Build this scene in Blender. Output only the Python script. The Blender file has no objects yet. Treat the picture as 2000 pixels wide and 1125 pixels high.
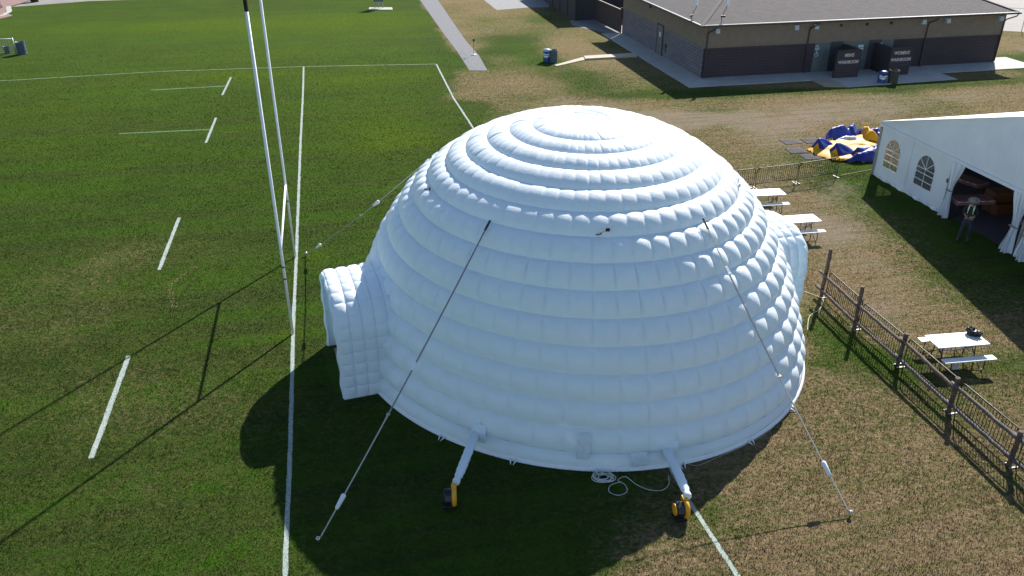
import bpy, bmesh, math, random
import numpy as np
from mathutils import Vector, Matrix, Quaternion
from mathutils.geometry import tessellate_polygon
R = math.radians
random.seed(7); rng = np.random.default_rng(7)
SC = bpy.context.scene
COL = SC.collection

# ------------------------------------------------------------ camera, sky, sun, exposure
cam = bpy.data.cameras.new('camera'); camo = bpy.data.objects.new('camera', cam); COL.objects.link(camo)
cam.sensor_width = 36.0; cam.lens = 1614.0 / 2000.0 * 36.0; cam.clip_end = 2000
camo.location = (0, 0, 13.4); camo.rotation_euler = (R(90 - 27.8), 0, 0)
SC.camera = camo
SUN_EL, SUN_AZ = 36.0, 26.0          # azimuth measured from +Y towards +X
W = bpy.data.worlds.new('World'); SC.world = W; W.use_nodes = True
nt = W.node_tree; bg = nt.nodes['Background']
sky = nt.nodes.new('ShaderNodeTexSky'); sky.sky_type = 'NISHITA'; sky.sun_disc = False
sky.sun_elevation = R(SUN_EL); sky.sun_rotation = R(SUN_AZ); sky.air_density = 1.0; sky.dust_density = 0.4; sky.ozone_density = 2.0
nt.links.new(sky.outputs[0], bg.inputs[0]); bg.inputs[1].default_value = 0.085
sl = bpy.data.lights.new('sun', 'SUN'); sl.energy = 5.0; sl.angle = R(0.55); sl.color = (1.0, 0.955, 0.88)
so = bpy.data.objects.new('sun', sl); COL.objects.link(so)
sd = Vector((math.sin(R(SUN_AZ)) * math.cos(R(SUN_EL)), math.cos(R(SUN_AZ)) * math.cos(R(SUN_EL)), math.sin(R(SUN_EL))))
so.rotation_euler = sd.to_track_quat('Z', 'Y').to_euler(); so.location = sd * 60
SC.view_settings.view_transform = 'Standard'; SC.view_settings.look = 'None'
SC.view_settings.exposure = 0.92; SC.view_settings.gamma = 1.0
SC.cycles.use_denoising = True
SC.cycles.max_bounces = 8; SC.cycles.diffuse_bounces = 4; SC.cycles.transmission_bounces = 6; SC.cycles.transparent_max_bounces = 12
SC.cycles.sample_clamp_indirect = 6.0

# ------------------------------------------------------------ materials
def col(c): return (c[0], c[1], c[2], 1.0)
def new_mat(name):
    m = bpy.data.materials.new(name); m.use_nodes = True
    n = m.node_tree.nodes; return m, n, m.node_tree.links, n['Principled BSDF']
def noise(n, l, scale, detail=3, rough=.55, vec=None, dist=0.0):
    t = n.new('ShaderNodeTexNoise'); t.inputs['Scale'].default_value = scale; t.inputs['Detail'].default_value = detail
    t.inputs['Roughness'].default_value = rough; t.inputs['Distortion'].default_value = dist
    if vec is not None: l.new(vec, t.inputs['Vector'])
    return t
def ramp(n, l, src, pts):
    r = n.new('ShaderNodeValToRGB'); e = r.color_ramp.elements
    while len(e) < len(pts): e.new(0.5)
    for i, (p, c) in enumerate(pts):
        e[i].position = p; e[i].color = col(c) if hasattr(c, '__len__') else (c, c, c, 1)
    l.new(src, r.inputs[0]); return r
def mixc(n, l, f, a, b, mode='MIX'):
    m = n.new('ShaderNodeMix'); m.data_type = 'RGBA'; m.blend_type = mode
    for i, v in ((0, f), (6, a), (7, b)):
        if hasattr(v, 'is_linked'): l.new(v, m.inputs[i])
        else: m.inputs[i].default_value = v if i == 0 else col(v)
    return m.outputs[2]
def bump(n, l, b, h, strength=.3, dist=.02):
    k = n.new('ShaderNodeBump'); k.inputs['Strength'].default_value = strength; k.inputs['Distance'].default_value = dist
    l.new(h, k.inputs['Height']); l.new(k.outputs[0], b.inputs['Normal']); return k
def objco(n): return n.new('ShaderNodeTexCoord').outputs['Object']
def mapping(n, l, v, scale=(1, 1, 1), rot=(0, 0, 0), loc=(0, 0, 0)):
    m = n.new('ShaderNodeMapping'); m.inputs['Scale'].default_value = scale; m.inputs['Rotation'].default_value = rot
    m.inputs['Location'].default_value = loc; l.new(v, m.inputs['Vector']); return m.outputs[0]
def math_(n, l, op, a, b=0.0, clamp=False):
    m = n.new('ShaderNodeMath'); m.operation = op; m.use_clamp = clamp
    for i, v in enumerate((a, b)):
        if hasattr(v, 'is_linked'): l.new(v, m.inputs[i])
        else: m.inputs[i].default_value = v
    return m.outputs[0]
_c = {}
def simple(name, c, rough=.6, metal=0.0, var=.18, scale=9.0, bmp=.1, bscale=60.0):
    """plain surface with mottled colour, roughness change and a fine bump"""
    if name in _c: return _c[name]
    m, n, l, b = new_mat(name); v = objco(n)
    t = noise(n, l, scale, 5, .6, v)
    dk = tuple(x * (1 - var) for x in c); lt = tuple(min(1, x * (1 + var)) for x in c)
    r = ramp(n, l, t.outputs[0], [(.3, dk), (.7, lt)]); l.new(r.outputs[0], b.inputs['Base Color'])
    b.inputs['Metallic'].default_value = metal
    rr = ramp(n, l, t.outputs[0], [(.2, max(0, rough - .08)), (.8, min(1, rough + .08))]); l.new(rr.outputs[0], b.inputs['Roughness'])
    t2 = noise(n, l, bscale, 3, .6, v); bump(n, l, b, t2.outputs[0], bmp, .01)
    _c[name] = m; return m

# ------------------------------------------------------------ mesh helpers
class MB:
    def __init__(s): s.v = []; s.f = []; s.sm = []; s.mi = []; s.cm = 0
    def add(s, vs, fs, smooth=False):
        o = len(s.v); s.v += [tuple(p) for p in vs]
        for f in fs: s.f.append(tuple(i + o for i in f)); s.sm.append(smooth); s.mi.append(s.cm)
        return s
    def box(s, c, d, rz=0.0, M=None):
        x, y, z = d[0] / 2, d[1] / 2, d[2] / 2
        vs = [Vector((a * x, b * y, e * z)) for e in (-1, 1) for b in (-1, 1) for a in (-1, 1)]
        Q = M if M is not None else Matrix.Rotation(rz, 3, 'Z')
        vs = [Q @ p + Vector(c) for p in vs]
        return s.add(vs, [(0, 2, 3, 1), (4, 5, 7, 6), (0, 1, 5, 4), (2, 6, 7, 3), (0, 4, 6, 2), (1, 3, 7, 5)])
    def bar(s, a, b, w, h):
        a = Vector(a); b = Vector(b); d = b - a; q = d.to_track_quat('X', 'Z').to_matrix()
        return s.box((a + b) / 2, (d.length, w, h), M=q)
    def tube(s, pts, r, n=8, cap=True, closed=False):
        pts = [Vector(p) for p in pts]; k = len(pts); rs = r if hasattr(r, '__len__') else [r] * k
        vs = []; up = None
        for i, p in enumerate(pts):
            if closed: t = pts[(i + 1) % k] - pts[i - 1]
            else: t = pts[min(i + 1, k - 1)] - pts[max(i - 1, 0)]
            t = t.normalized() if t.length > 1e-9 else Vector((0, 0, 1))
            if up is None: up = Vector((0, 0, 1)) if abs(t.z) < .9 else Vector((1, 0, 0))
            a = t.cross(up); a = a.normalized() if a.length > 1e-6 else t.orthogonal().normalized()
            b = t.cross(a).normalized(); up = -b if b.dot(up) < 0 else b
            up = (up - t * up.dot(t)).normalized()
            a = t.cross(up).normalized()
            for j in range(n):
                th = 2 * math.pi * j / n; vs.append(p + (a * math.cos(th) + up * math.sin(th)) * rs[i])
        fs = []
        for i in range(k if closed else k - 1):
            for j in range(n):
                q = (i + 1) % k
                fs.append((i * n + j, i * n + (j + 1) % n, q * n + (j + 1) % n, q * n + j))
        s.add(vs, fs, True)
        if cap and not closed:
            o = len(s.v) - k * n
            s.f.append(tuple(o + j for j in reversed(range(n)))); s.f.append(tuple(o + (k - 1) * n + j for j in range(n)))
            s.sm += [False, False]; s.mi += [s.cm, s.cm]
        return s
    def lathe(s, c, prof, n=24, axis='Z', smooth=True):
        vs = []
        for r_, z in prof:
            for j in range(n):
                t = 2 * math.pi * j / n; p = (r_ * math.cos(t), r_ * math.sin(t), z)
                if axis == 'X': p = (p[2], p[0], p[1])
                if axis == 'Y': p = (p[0], p[2], p[1])
                vs.append((p[0] + c[0], p[1] + c[1], p[2] + c[2]))
        fs = [(i * n + j, i * n + (j + 1) % n, (i + 1) * n + (j + 1) % n, (i + 1) * n + j) for i in range(len(prof) - 1) for j in range(n)]
        return s.add(vs, fs, smooth)
    def grid(s, P, smooth=True, flip=False):
        P = np.asarray(P); a, b = P.shape[:2]
        fs = [(i * b + j, i * b + j + 1, (i + 1) * b + j + 1, (i + 1) * b + j) for i in range(a - 1) for j in range(b - 1)]
        if flip: fs = [f[::-1] for f in fs]
        return s.add([tuple(map(float, p)) for p in P.reshape(-1, 3)], fs, smooth)
    def prism(s, poly, z0, z1):
        """polygon (x,y) extruded from z0 to z1"""
        n = len(poly); vs = [(p[0], p[1], z0) for p in poly] + [(p[0], p[1], z1) for p in poly]
        return s.add(vs, [tuple(reversed(range(n))), tuple(range(n, 2 * n))] + [(i, (i + 1) % n, n + (i + 1) % n, n + i) for i in range(n)])
    def build(s, name, mats, parent=None, loc=(0, 0, 0), rz=0.0, bevel=0.0, merge=False):
        me = bpy.data.meshes.new(name); me.from_pydata(s.v, [], s.f)
        me.polygons.foreach_set('use_smooth', s.sm); me.polygons.foreach_set('material_index', s.mi)
        for m in (mats if isinstance(mats, (list, tuple)) else [mats]): me.materials.append(m)
        b = bmesh.new(); b.from_mesh(me)
        if merge: bmesh.ops.remove_doubles(b, verts=b.verts, dist=1e-4)
        bmesh.ops.recalc_face_normals(b, faces=b.faces); b.to_mesh(me); b.free()
        me.update()
        o = bpy.data.objects.new(name, me); COL.objects.link(o); o.location = loc; o.rotation_euler = (0, 0, rz)
        if parent: o.parent = parent
        if bevel:
            k = o.modifiers.new('bevel', 'BEVEL'); k.width = bevel; k.segments = 2; k.limit_method = 'ANGLE'
        return o
def tag(o, label=None, cat=None, group=None, kind=None):
    if label: o['label'] = label
    if cat: o['category'] = cat
    if group: o['group'] = group
    if kind: o['kind'] = kind
    return o
def empty(name, loc, rz=0.0, label=None, cat=None, group=None):
    o = bpy.data.objects.new(name, None); COL.objects.link(o); o.location = loc; o.rotation_euler = (0, 0, rz)
    o.empty_display_size = .2
    return tag(o, label, cat, group)
def copy_tree(o, parent=None):
    c = o.copy(); COL.objects.link(c); c.parent = parent
    for ch in list(o.children): copy_tree(ch, c)
    return c

# ------------------------------------------------------------ ground
FA = R(12.2)                                   # direction of the pitch
DX, DY = math.cos(FA), math.sin(FA)            # across the goal line
def sstep(a, b, x):
    t = np.clip((x - a) / (b - a), 0, 1); return t * t * (3 - 2 * t)
def blob(x, y, cx, cy, rx, ry, rot=0.0):
    c, s = math.cos(rot), math.sin(rot); u = ((x - cx) * c + (y - cy) * s) / rx; v = (-(x - cx) * s + (y - cy) * c) / ry
    return np.exp(-(u * u + v * v))
xs = np.concatenate([[-900, -300, -120], np.arange(-60, 62, .5), [120, 300, 900]])
ys = np.concatenate([[-300, -40, 0], np.arange(8, 112, .5), [160, 350, 1200]])
gx, gy = np.meshgrid(xs, ys)
def vnoise(x, y, sc, seed):
    r_ = np.random.default_rng(seed); g = r_.random((256, 256))
    u = x / sc + 1000; v = y / sc + 1000; i = np.floor(u).astype(int); j = np.floor(v).astype(int); fu = u - i; fv = v - j
    fu = fu * fu * (3 - 2 * fu); fv = fv * fv * (3 - 2 * fv)
    g00 = g[i % 256, j % 256]; g10 = g[(i + 1) % 256, j % 256]; g01 = g[i % 256, (j + 1) % 256]; g11 = g[(i + 1) % 256, (j + 1) % 256]
    return (g00 * (1 - fu) + g10 * fu) * (1 - fv) + (g01 * (1 - fu) + g11 * fu) * fv
def fbm(x, y, sc, seed): return vnoise(x, y, sc, seed) * .55 + vnoise(x, y, sc / 2.1, seed + 1) * .3 + vnoise(x, y, sc / 4.3, seed + 2) * .15
def zones(x, y):
    n1 = fbm(x, y, 6, 3) - .5; n2 = fbm(x, y, 2.2, 9) - .5; n3 = fbm(x, y, 12, 21) - .5
    d = (x - 4.72) * DX + (y - 12.49) * DY                     # metres right of the dead-ball line
    e = -(x + 5.42) * DY + (y - 59.78) * DX                    # metres beyond the touch line
    dry = sstep(-1.6, 2.2, d + n1 * 5 + n2 * 2) * (.80 + n1 * .9)
    # worn strip just inside the dead-ball line close to the viewer
    dry = np.maximum(dry, .55 * blob(x, y, 3.8, 12.5, 2.0, 3.0))
    # pitch
    pitch = sstep(1.0, -1.0, d)
    dry = dry + pitch * (.20 * sstep(34, 18, y) + .05 + n1 * .5 + .25 * n2 * sstep(34, 20, y))
    dry += pitch * .32 * blob(x, y, -15, 26, 5, 4) + .25 * blob(x, y, -12, 18.5, 3.5, 2.5)
    dry += pitch * .55 * blob(x, y, -27, 66, 10, 2.2, FA) + .25 * blob(x, y, -13, 66, 8, 2.2, FA)
    # beyond the touch line, right of the path: patchy
    dry = np.where((d > -3) & (e > -1), dry * .9 + .12, dry)
    dry = dry * (1 - .85 * sstep(.8, -.8, x + 3.2 + .207 * (y - 57.7) + n2) * sstep(.0, 2.0, e))
    g = 0
    for cx, cy, rx, ry, a, rot in ((9.9, 22.2, 1.0, 2.0, .75, 0), (11.6, 18.6, 1.0, 2.8, .55, .2), (11.2, 20.8, .8, .6, .5, 0), (16.2, 36.4, 2.0, 2.6, .9, 0), (15, 30.5, 1.2, 4.5, .35, .25),
                                (15.0, 25.8, 1.4, 3.6, .45, .2), (18.4, 29, 2.4, 8, .6, .2), (4.0, 55.5, 2.2, 3.6, .55, .3), (8.0, 51.5, 3.2, 1.6, .5, 0),
                                (30, 54.2, 12, 1.2, .75, .2), (38, 60, 6, 4, .55, .2), (0, 66, 3.6, 9, .5, .2), (14, 51.7, 9, 1.1, .55, .1), (7, 66.5, 1.5, 3, .6, .2), (2.6, 60.4, 1.6, 1.4, .5, 0),
                                (-4.6, 59, 4, 6, .35, 0), (14.5, 39.6, 1.5, 1.0, .35, 0), (14.0, 20.6, 2.4, .9, .45, .1), (9.1, 20.7, .6, .35, .6, 0), (13.3, 47.5, 3, .8, .35, 0), (3, 80, 3, 5, .4, 0)):
        g = g + a * blob(x, y, cx, cy, rx, ry, rot)
    dry = dry - g * .72 * (1 + n2)
    bare = np.zeros_like(x)
    for cx, cy, rx, ry, a, rot in ((8, 46, 6, 2.2, .9, -.2), (18, 46.5, 9, 2.0, .75, .15), (3.2, 50.5, 3.5, 2, .65, -.4), (6, 58, 2.0, 2.5, .3, 0), (24, 50.5, 8, 1.6, .6, .15), (13, 36, 3, 2.5, .6, 0), (12.5, 31, 3.2, 3.2, .75, 0),
                                (13.2, 26.5, 1.3, 3.0, .65, .25), (16.0, 21, 1.6, 1.6, .6, 0), (13.4, 46, 2, 2, .3, 0), (12.3, 23.3, 1.0, 1.6, .5, 0), (-1.5, 72, 1.2, 3, .5, .2), (4.5, 66, 2.2, 2.0, .35, 0), (15, 41, 3, 2.4, .6, 0), (31, 61, 2, 2, .3, 0), (40, 64, 2, 2, .7, 0)):
        bare = bare + a * blob(x, y, cx, cy, rx, ry, rot)
    bare = bare * (1 + n2 * 2.2 + n1)
    # thin scrape of bare earth left by a boot or a mower on the pitch
    lush = np.zeros_like(x)
    for cx, cy, rx, ry, a in ((-6, 42, 2.2, 1.4, .9), (-9.5, 55.5, 4, 2.4, .7), (-20, 56, 7, 2.4, .55), (-14, 76, 16, 5, .7), (-28, 75, 14, 3, .55), (-8, 46, 3, 5, .5), (-26, 41, 5, 1.2, .35), (-17, 64, 8, 3, .35), (-7.4, 28, .5, .5, .7), (-6.9, 22.3, .45, .4, .8), (-27, 48, 7, 1.2, .35), (6.4, 67.3, 1.2, 2.2, .6)):
        lush = lush + a * blob(x, y, cx, cy, rx, ry, FA)
    lush = lush * (1 + n2) + .22 * pitch * sstep(20, 44, y)
    return np.clip(dry, 0, 1), np.clip(bare, 0, 1), np.clip(lush, 0, 1)
Z = np.zeros_like(gx)
gb = MB(); gb.grid(np.stack([gx, gy, Z], -1))
m, n, l, b = new_mat('grass_ground')
v = objco(n)
def attr(nm):
    a = n.new('ShaderNodeAttribute'); a.attribute_name = nm; return a.outputs['Fac']
vr = mapping(n, l, v, rot=(0, 0, -FA))
streak = noise(n, l, 1.0, 4, .6, mapping(n, l, vr, scale=(.05, .75, 1)))
streakf = noise(n, l, 1.0, 4, .65, mapping(n, l, vr, scale=(.22, 3.6, 1)))
big = noise(n, l, .28, 5, .6, v); med = noise(n, l, 2.6, 6, .7, v, .3); fine = noise(n, l, 17.0, 5, .75, v, .4); tiny = noise(n, l, 60.0, 3, .8, v)
dirn = noise(n, l, 1.0, 4, .7, mapping(n, l, v, scale=(14, 30, 1), rot=(0, 0, .5)))
clump = noise(n, l, 1.0, 6, .72, mapping(n, l, v, scale=(6.5, 8.5, 1), rot=(0, 0, .6)), .6)
fmix = math_(n, l, 'ADD', math_(n, l, 'MULTIPLY', fine.outputs[0], .45), math_(n, l, 'MULTIPLY', clump.outputs[0], .55))
green = ramp(n, l, fmix, [(.36, (.022, .037, .010)), (.49, (.042, .066, .015)), (.60, (.070, .097, .022)), (.70, (.112, .130, .038))]).outputs[0]
green = mixc(n, l, ramp(n, l, streak.outputs[0], [(.43, 0.0), (.56, .9)]).outputs[0], green, (.044, .104, .009))
green = mixc(n, l, ramp(n, l, med.outputs[0], [(.42, 0.0), (.62, .55)]).outputs[0], green, (.056, .068, .020))
green = mixc(n, l, ramp(n, l, big.outputs[0], [(.42, .45), (.60, 0.0)]).outputs[0], green, (.032, .055, .013))
lushc = ramp(n, l, fmix, [(.36, (.045, .090, .004)), (.64, (.11, .16, .008))]).outputs[0]
green = mixc(n, l, math_(n, l, 'MULTIPLY', attr('lush'), ramp(n, l, med.outputs[0], [(.35, .25), (.62, 1.0)]).outputs[0], True), green, lushc)
dryc = ramp(n, l, fmix, [(.36, (.115, .080, .044)), (.48, (.205, .146, .082)), (.58, (.29, .212, .122)), (.68, (.38, .29, .18))]).outputs[0]
barec = ramp(n, l, dirn.outputs[0], [(.32, (.15, .115, .084)), (.5, (.235, .185, .137)), (.68, (.31, .25, .19))]).outputs[0]
dm = math_(n, l, 'ADD', attr('dry'), math_(n, l, 'MULTIPLY', math_(n, l, 'SUBTRACT', med.outputs[0], .5), 1.0))
dm = math_(n, l, 'ADD', dm, math_(n, l, 'MULTIPLY', math_(n, l, 'SUBTRACT', clump.outputs[0], .5), 1.7))
dm = ramp(n, l, dm, [(.25, 0.0), (.85, .95)]).outputs[0]
straw = ramp(n, l, fmix, [(.36, (.030, .036, .007)), (.5, (.075, .080, .020)), (.66, (.16, .150, .050))]).outputs[0]
dryc = mixc(n, l, ramp(n, l, attr('dry'), [(.30, 0.0), (.60, 1.0)]).outputs[0], straw, dryc)
c1 = mixc(n, l, dm, green, dryc)
bm_ = math_(n, l, 'ADD', attr('bare'), math_(n, l, 'MULTIPLY', math_(n, l, 'SUBTRACT', med.outputs[0], .5), 1.1))
bm_ = math_(n, l, 'ADD', bm_, math_(n, l, 'MULTIPLY', math_(n, l, 'SUBTRACT', clump.outputs[0], .5), .9))
c2 = mixc(n, l, ramp(n, l, bm_, [(.35, 0.0), (.95, .9)]).outputs[0], c1, barec)
c3 = mixc(n, l, ramp(n, l, tiny.outputs[0], [(.30, .6), (.52, 0.0)]).outputs[0], c2, mixc(n, l, .6, c2, (.010, .012, .004)))
c3 = mixc(n, l, ramp(n, l, streakf.outputs[0], [(.47, 0.0), (.60, .40)]).outputs[0], c3, (.062, .096, .016))
l.new(c3, b.inputs['Base Color']); b.inputs['Roughness'].default_value = .95; b.inputs['Specular IOR Level'].default_value = .02
hs = math_(n, l, 'ADD', math_(n, l, 'MULTIPLY', fine.outputs[0], 1.0), math_(n, l, 'MULTIPLY', tiny.outputs[0], .5))
hs = math_(n, l, 'ADD', hs, math_(n, l, 'MULTIPLY', clump.outputs[0], 1.4))
bump(n, l, b, hs, .8, .05)
GRASS = m
go = gb.build('ground', GRASS)
me = go.data
co = np.empty(len(me.vertices) * 3); me.vertices.foreach_get('co', co); co = co.reshape(-1, 3)
dz_, bz_, lz_ = zones(co[:, 0], co[:, 1])
for nm, arr in (('dry', dz_), ('bare', bz_), ('lush', lz_)):
    a = me.attributes.new(nm, 'FLOAT', 'POINT'); a.data.foreach_set('value', arr.astype(np.float32))
tag(go, kind='structure')

TURF_GAPS = []
# painted lines: chalk that wears through to the grass
m, n, l, b = new_mat('line_chalk'); v = objco(n)
a1 = noise(n, l, 26, 5, .8, v); a2 = noise(n, l, 3.0, 3, .6, v)
c = mixc(n, l, ramp(n, l, a1.outputs[0], [(.38, 1.0), (.52, 0.0)]).outputs[0], ramp(n, l, a2.outputs[0], [(.3, (.26, .32, .30)), (.7, (.38, .43, .42))]).outputs[0], (.07, .11, .035))
l.new(c, b.inputs['Base Color']); b.inputs['Roughness'].default_value = .9; bump(n, l, b, a1.outputs[0], .5, .02)
CHALK = m
m, n, l, b = new_mat('line_chalk_faded'); v = objco(n)
a1 = noise(n, l, 20, 5, .8, v)
c = mixc(n, l, ramp(n, l, a1.outputs[0], [(.35, 1.0), (.60, 0.0)]).outputs[0], (.20, .27, .18), (.04, .08, .02))
l.new(c, b.inputs['Base Color']); b.inputs['Roughness'].default_value = .9; bump(n, l, b, a1.outputs[0], .5, .02)
CHALKF = m
def line(pts, w, name='field_line', mat=None):
    pts = [Vector((p[0], p[1], 0)) for p in pts]; P = []
    for i in range(len(pts) - 1):
        k = max(2, int((pts[i + 1] - pts[i]).length / .22))
        for j in range(k): P.append(pts[i].lerp(pts[i + 1], j / k))
    P.append(pts[-1]); vs = []
    for i, p in enumerate(P):
        t = (P[min(i + 1, len(P) - 1)] - P[max(0, i - 1)]).normalized(); q = Vector((-t.y, t.x, 0))
        a = w / 2 * (1 + random.uniform(-.14, .14)); c_ = w / 2 * (1 + random.uniform(-.14, .14))
        vs.append(((p + q * a).x, (p + q * a).y, .004)); vs.append(((p - q * c_).x, (p - q * c_).y, .004))
    if w < .3: TURF_GAPS.extend((pts[i].x, pts[i].y, pts[i + 1].x, pts[i + 1].y, w * .42) for i in range(len(pts) - 1))
    mb = MB(); mb.add(vs, [(2 * i, 2 * i + 1, 2 * i + 3, 2 * i + 2) for i in range(len(P) - 1)])
    return tag(mb.build(name, mat or CHALK), kind='structure')
line([(-4.42, 10.9), (-4.75, 12.49), (-5.12, 14.22), (-5.53, 16.19), (-6.33, 19.81), (-6.97, 22.7), (-8.09, 27.99), (-9.58, 34.91), (-11.01, 41.56), (-13.17, 51.81), (-14.71, 58.89)], .115)
line([(5.05, 10.9), (4.72, 12.49), (4.16, 14.64), (1.2, 29), (-1.9, 43.3), (-3.6, 50.5), (-5.42, 59.78)], .11)
line([(-60, 48.9), (-33.93, 54.84), (-24.1, 57.55), (-14.73, 58.99), (-5.42, 59.78)], .12, mat=CHALKF)
line([(-11.53, 21.04), (-10.52, 16.29)], .15); line([(-13.80, 31.68), (-12.80, 26.83)], .14)
line([(-15.96, 41.64), (-16.89, 46.25)], .13); line([(-18.07, 51.19), (-18.92, 55.83)], .13)
line([(-21.17, 43.24), (-16.51, 43.98)], .11, mat=CHALKF); line([(-22.99, 52.44), (-18.52, 53.49)], .12, mat=CHALKF)
# bare scrape
m_scr = simple('bare_earth', (.17, .115, .06), .95, var=.4, scale=14)
def scrape(pts):
    mb = MB()
    for px, py in pts:
        for _ in range(4):
            cx, cy = px + random.gauss(0, .06), py + random.gauss(0, .08); r_ = random.uniform(.012, .045)
            k = 7; mb.add([(cx + r_ * random.uniform(.5, 1.3) * math.cos(6.283 * i / k), cy + r_ * random.uniform(.4, 1.2) * math.sin(6.283 * i / k), .004 + .0002 * (len(mb.v) % 7)) for i in range(k)], [tuple(range(k))])
    tag(mb.build('bare_patch', m_scr), kind='structure')
scrape([(-11.28 - .62 * math.sin(math.pi * t * .82) , 24.1 + 2.85 * t) for t in np.linspace(0, 1, 20)])

# real blades of mown turf over the nearer ground: one uncountable mass
BA_ = R(12.4)
def turf():
    g = np.random.default_rng(11); N = 1900000
    y = 10.5 + (66 - 10.5) * g.random(N) ** 1.55; hw_ = 3.0 + .66 * (y * .885 + 6.3); x = (g.random(N) * 2 - 1) * hw_
    keep = g.random(N) < np.clip(hw_ / 30, 0, 1) * np.clip(1.1 - (y - 12) / 50, .0, 1)
    d = np.hypot(x - 1.92, y - 22.72); keep &= d > 6.75
    for (px, py, qx, qy, w) in TURF_GAPS:
        vx, vy = qx - px, qy - py; L2 = vx * vx + vy * vy; t = np.clip(((x - px) * vx + (y - py) * vy) / L2, 0, 1); keep &= np.hypot(x - px - t * vx, y - py - t * vy) > w
    tx_, ty_ = (x - 16.95) * math.cos(R(12)) + (y - 36.9) * math.sin(R(12)), -(x - 16.95) * math.sin(R(12)) + (y - 36.9) * math.cos(R(12))
    keep &= ~((tx_ > .15) & (ty_ < 0))
    for ax_ in (199, 17.5):
        c_, s_ = math.cos(R(ax_)), math.sin(R(ax_)); u = (x - 1.92) * c_ + (y - 22.72) * s_; v_ = -(x - 1.92) * s_ + (y - 22.72) * c_; keep &= ~((u > 5) & (u < 7.7) & (abs(v_) < 1.6))
    x, y = x[keep], y[keep]; N = len(x)
    cl_ = fbm(x, y, .55, 77); dr, ba, lu = zones(x, y); k2 = g.random(N) > ba * .75; k2 &= ~((y > 50) & (abs((x - 12.63) * math.cos(BA_) + (y - 55.4) * math.sin(BA_) - 11.5) < 13.4) & (-(x - 12.63) * math.sin(BA_) + (y - 55.4) * math.cos(BA_) > -2.1)); x, y, cl_, dr, ba, lu = [a[k2] for a in (x, y, cl_, dr, ba, lu)]; N = len(x)
    h = (.022 + .040 * cl_) * g.uniform(.6, 1.25, N) * (1 - .35 * ba); a = g.random(N) * 6.283; w = g.uniform(.0045, .008, N) * (1 + (y - 12) / 40)
    ln = h * g.uniform(.2, 1.1, N); b_ = a + g.uniform(.6, 2.5, N)
    V = np.zeros((N, 3, 3)); V[:, 0] = np.stack([x - np.cos(a) * w, y - np.sin(a) * w, np.full(N, -.002)], -1); V[:, 1] = np.stack([x + np.cos(a) * w, y + np.sin(a) * w, np.full(N, -.002)], -1)
    V[:, 2] = np.stack([x + np.cos(b_) * ln, y + np.sin(b_) * ln, h], -1)
    me = bpy.data.meshes.new('grass'); me.vertices.add(N * 3); me.vertices.foreach_set('co', V.reshape(-1).astype(np.float32)); me.loops.add(N * 3); me.loops.foreach_set('vertex_index', np.arange(N * 3, dtype=np.int32))
    me.polygons.add(N); me.polygons.foreach_set('loop_start', np.arange(0, N * 3, 3, dtype=np.int32)); me.polygons.foreach_set('loop_total', np.full(N, 3, dtype=np.int32)); me.update(calc_edges=True)
    for nm, arr in (('dry', dr), ('bare', ba), ('lush', lu)):
        at = me.attributes.new(nm, 'FLOAT', 'POINT'); at.data.foreach_set('value', np.repeat(arr, 3).astype(np.float32))
    me.materials.append(GRASS); o = bpy.data.objects.new('grass', me); COL.objects.link(o)
    return tag(o, 'short mown turf, green on the pitch and dry brown to the right of the igloo', 'grass', kind='stuff')
turf()

# paved areas
def concrete(name, c, sc=1.2, sp=0):
    m, n, l, b = new_mat(name); v = objco(n)
    a = noise(n, l, sc, 6, .65, v); f = noise(n, l, 40, 4, .7, v)
    r = ramp(n, l, a.outputs[0], [(.3, tuple(x * .82 for x in c)), (.7, tuple(x * 1.1 for x in c))])
    cc = mixc(n, l, ramp(n, l, f.outputs[0], [(.3, .28), (.6, 0.0)]).outputs[0], r.outputs[0], tuple(x * .6 for x in c))
    l.new(cc, b.inputs['Base Color']); b.inputs['Roughness'].default_value = .85; bump(n, l, b, f.outputs[0], .3, .01)
    return m
CONC = concrete('concrete', (.40, .39, .37)); ASPH = concrete('asphalt', (.135, .137, .15), 3); LOT = concrete('gravel_lot', (.22, .20, .185), .6)
def slab(name, poly, z, mat, z0=-.02):
    return tag(MB().prism(poly, z0, z).build(name, mat), kind='structure')
slab('path', [(-10.4, 95), (-9.45, 88.75), (-7.3, 78.5), (-5.61, 70.47), (-4.1, 63.6), (-2.95, 57.75), (-1.70, 57.75), (-2.45, 62.5), (-3.70, 67.95), (-5.5, 77.5), (-7.61, 88.75), (-8.6, 95)], .012, ASPH)
slab('concrete_pad', [(-4.0, 95), (-2.89, 88.75), (-1.47, 82.54), (1.50, 84.02), (3.6, 84.4), (4.3, 95)], .010, concrete('old_concrete', (.21, .21, .215), 1.5))
slab('gravel', [(5.2, 77.0), (5.3, 74.6), (8.35, 70.8), (9.0, 70.9), (12, 71.6), (12, 78), (5.6, 77.3)], .008, concrete('dark_gravel', (.20, .19, .19), 3))
slab('parking_lot', [(41.2, 72.4), (44.6, 71.1), (60, 74), (120, 88), (120, 170), (30, 150), (34, 100)], .010, LOT)

# ------------------------------------------------------------ washroom building
BA = R(12.4); B0 = (12.63, 55.4)
def bw(s_, t_): return (B0[0] + math.cos(BA) * s_ - math.sin(BA) * t_, B0[1] + math.sin(BA) * s_ + math.cos(BA) * t_)
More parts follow.
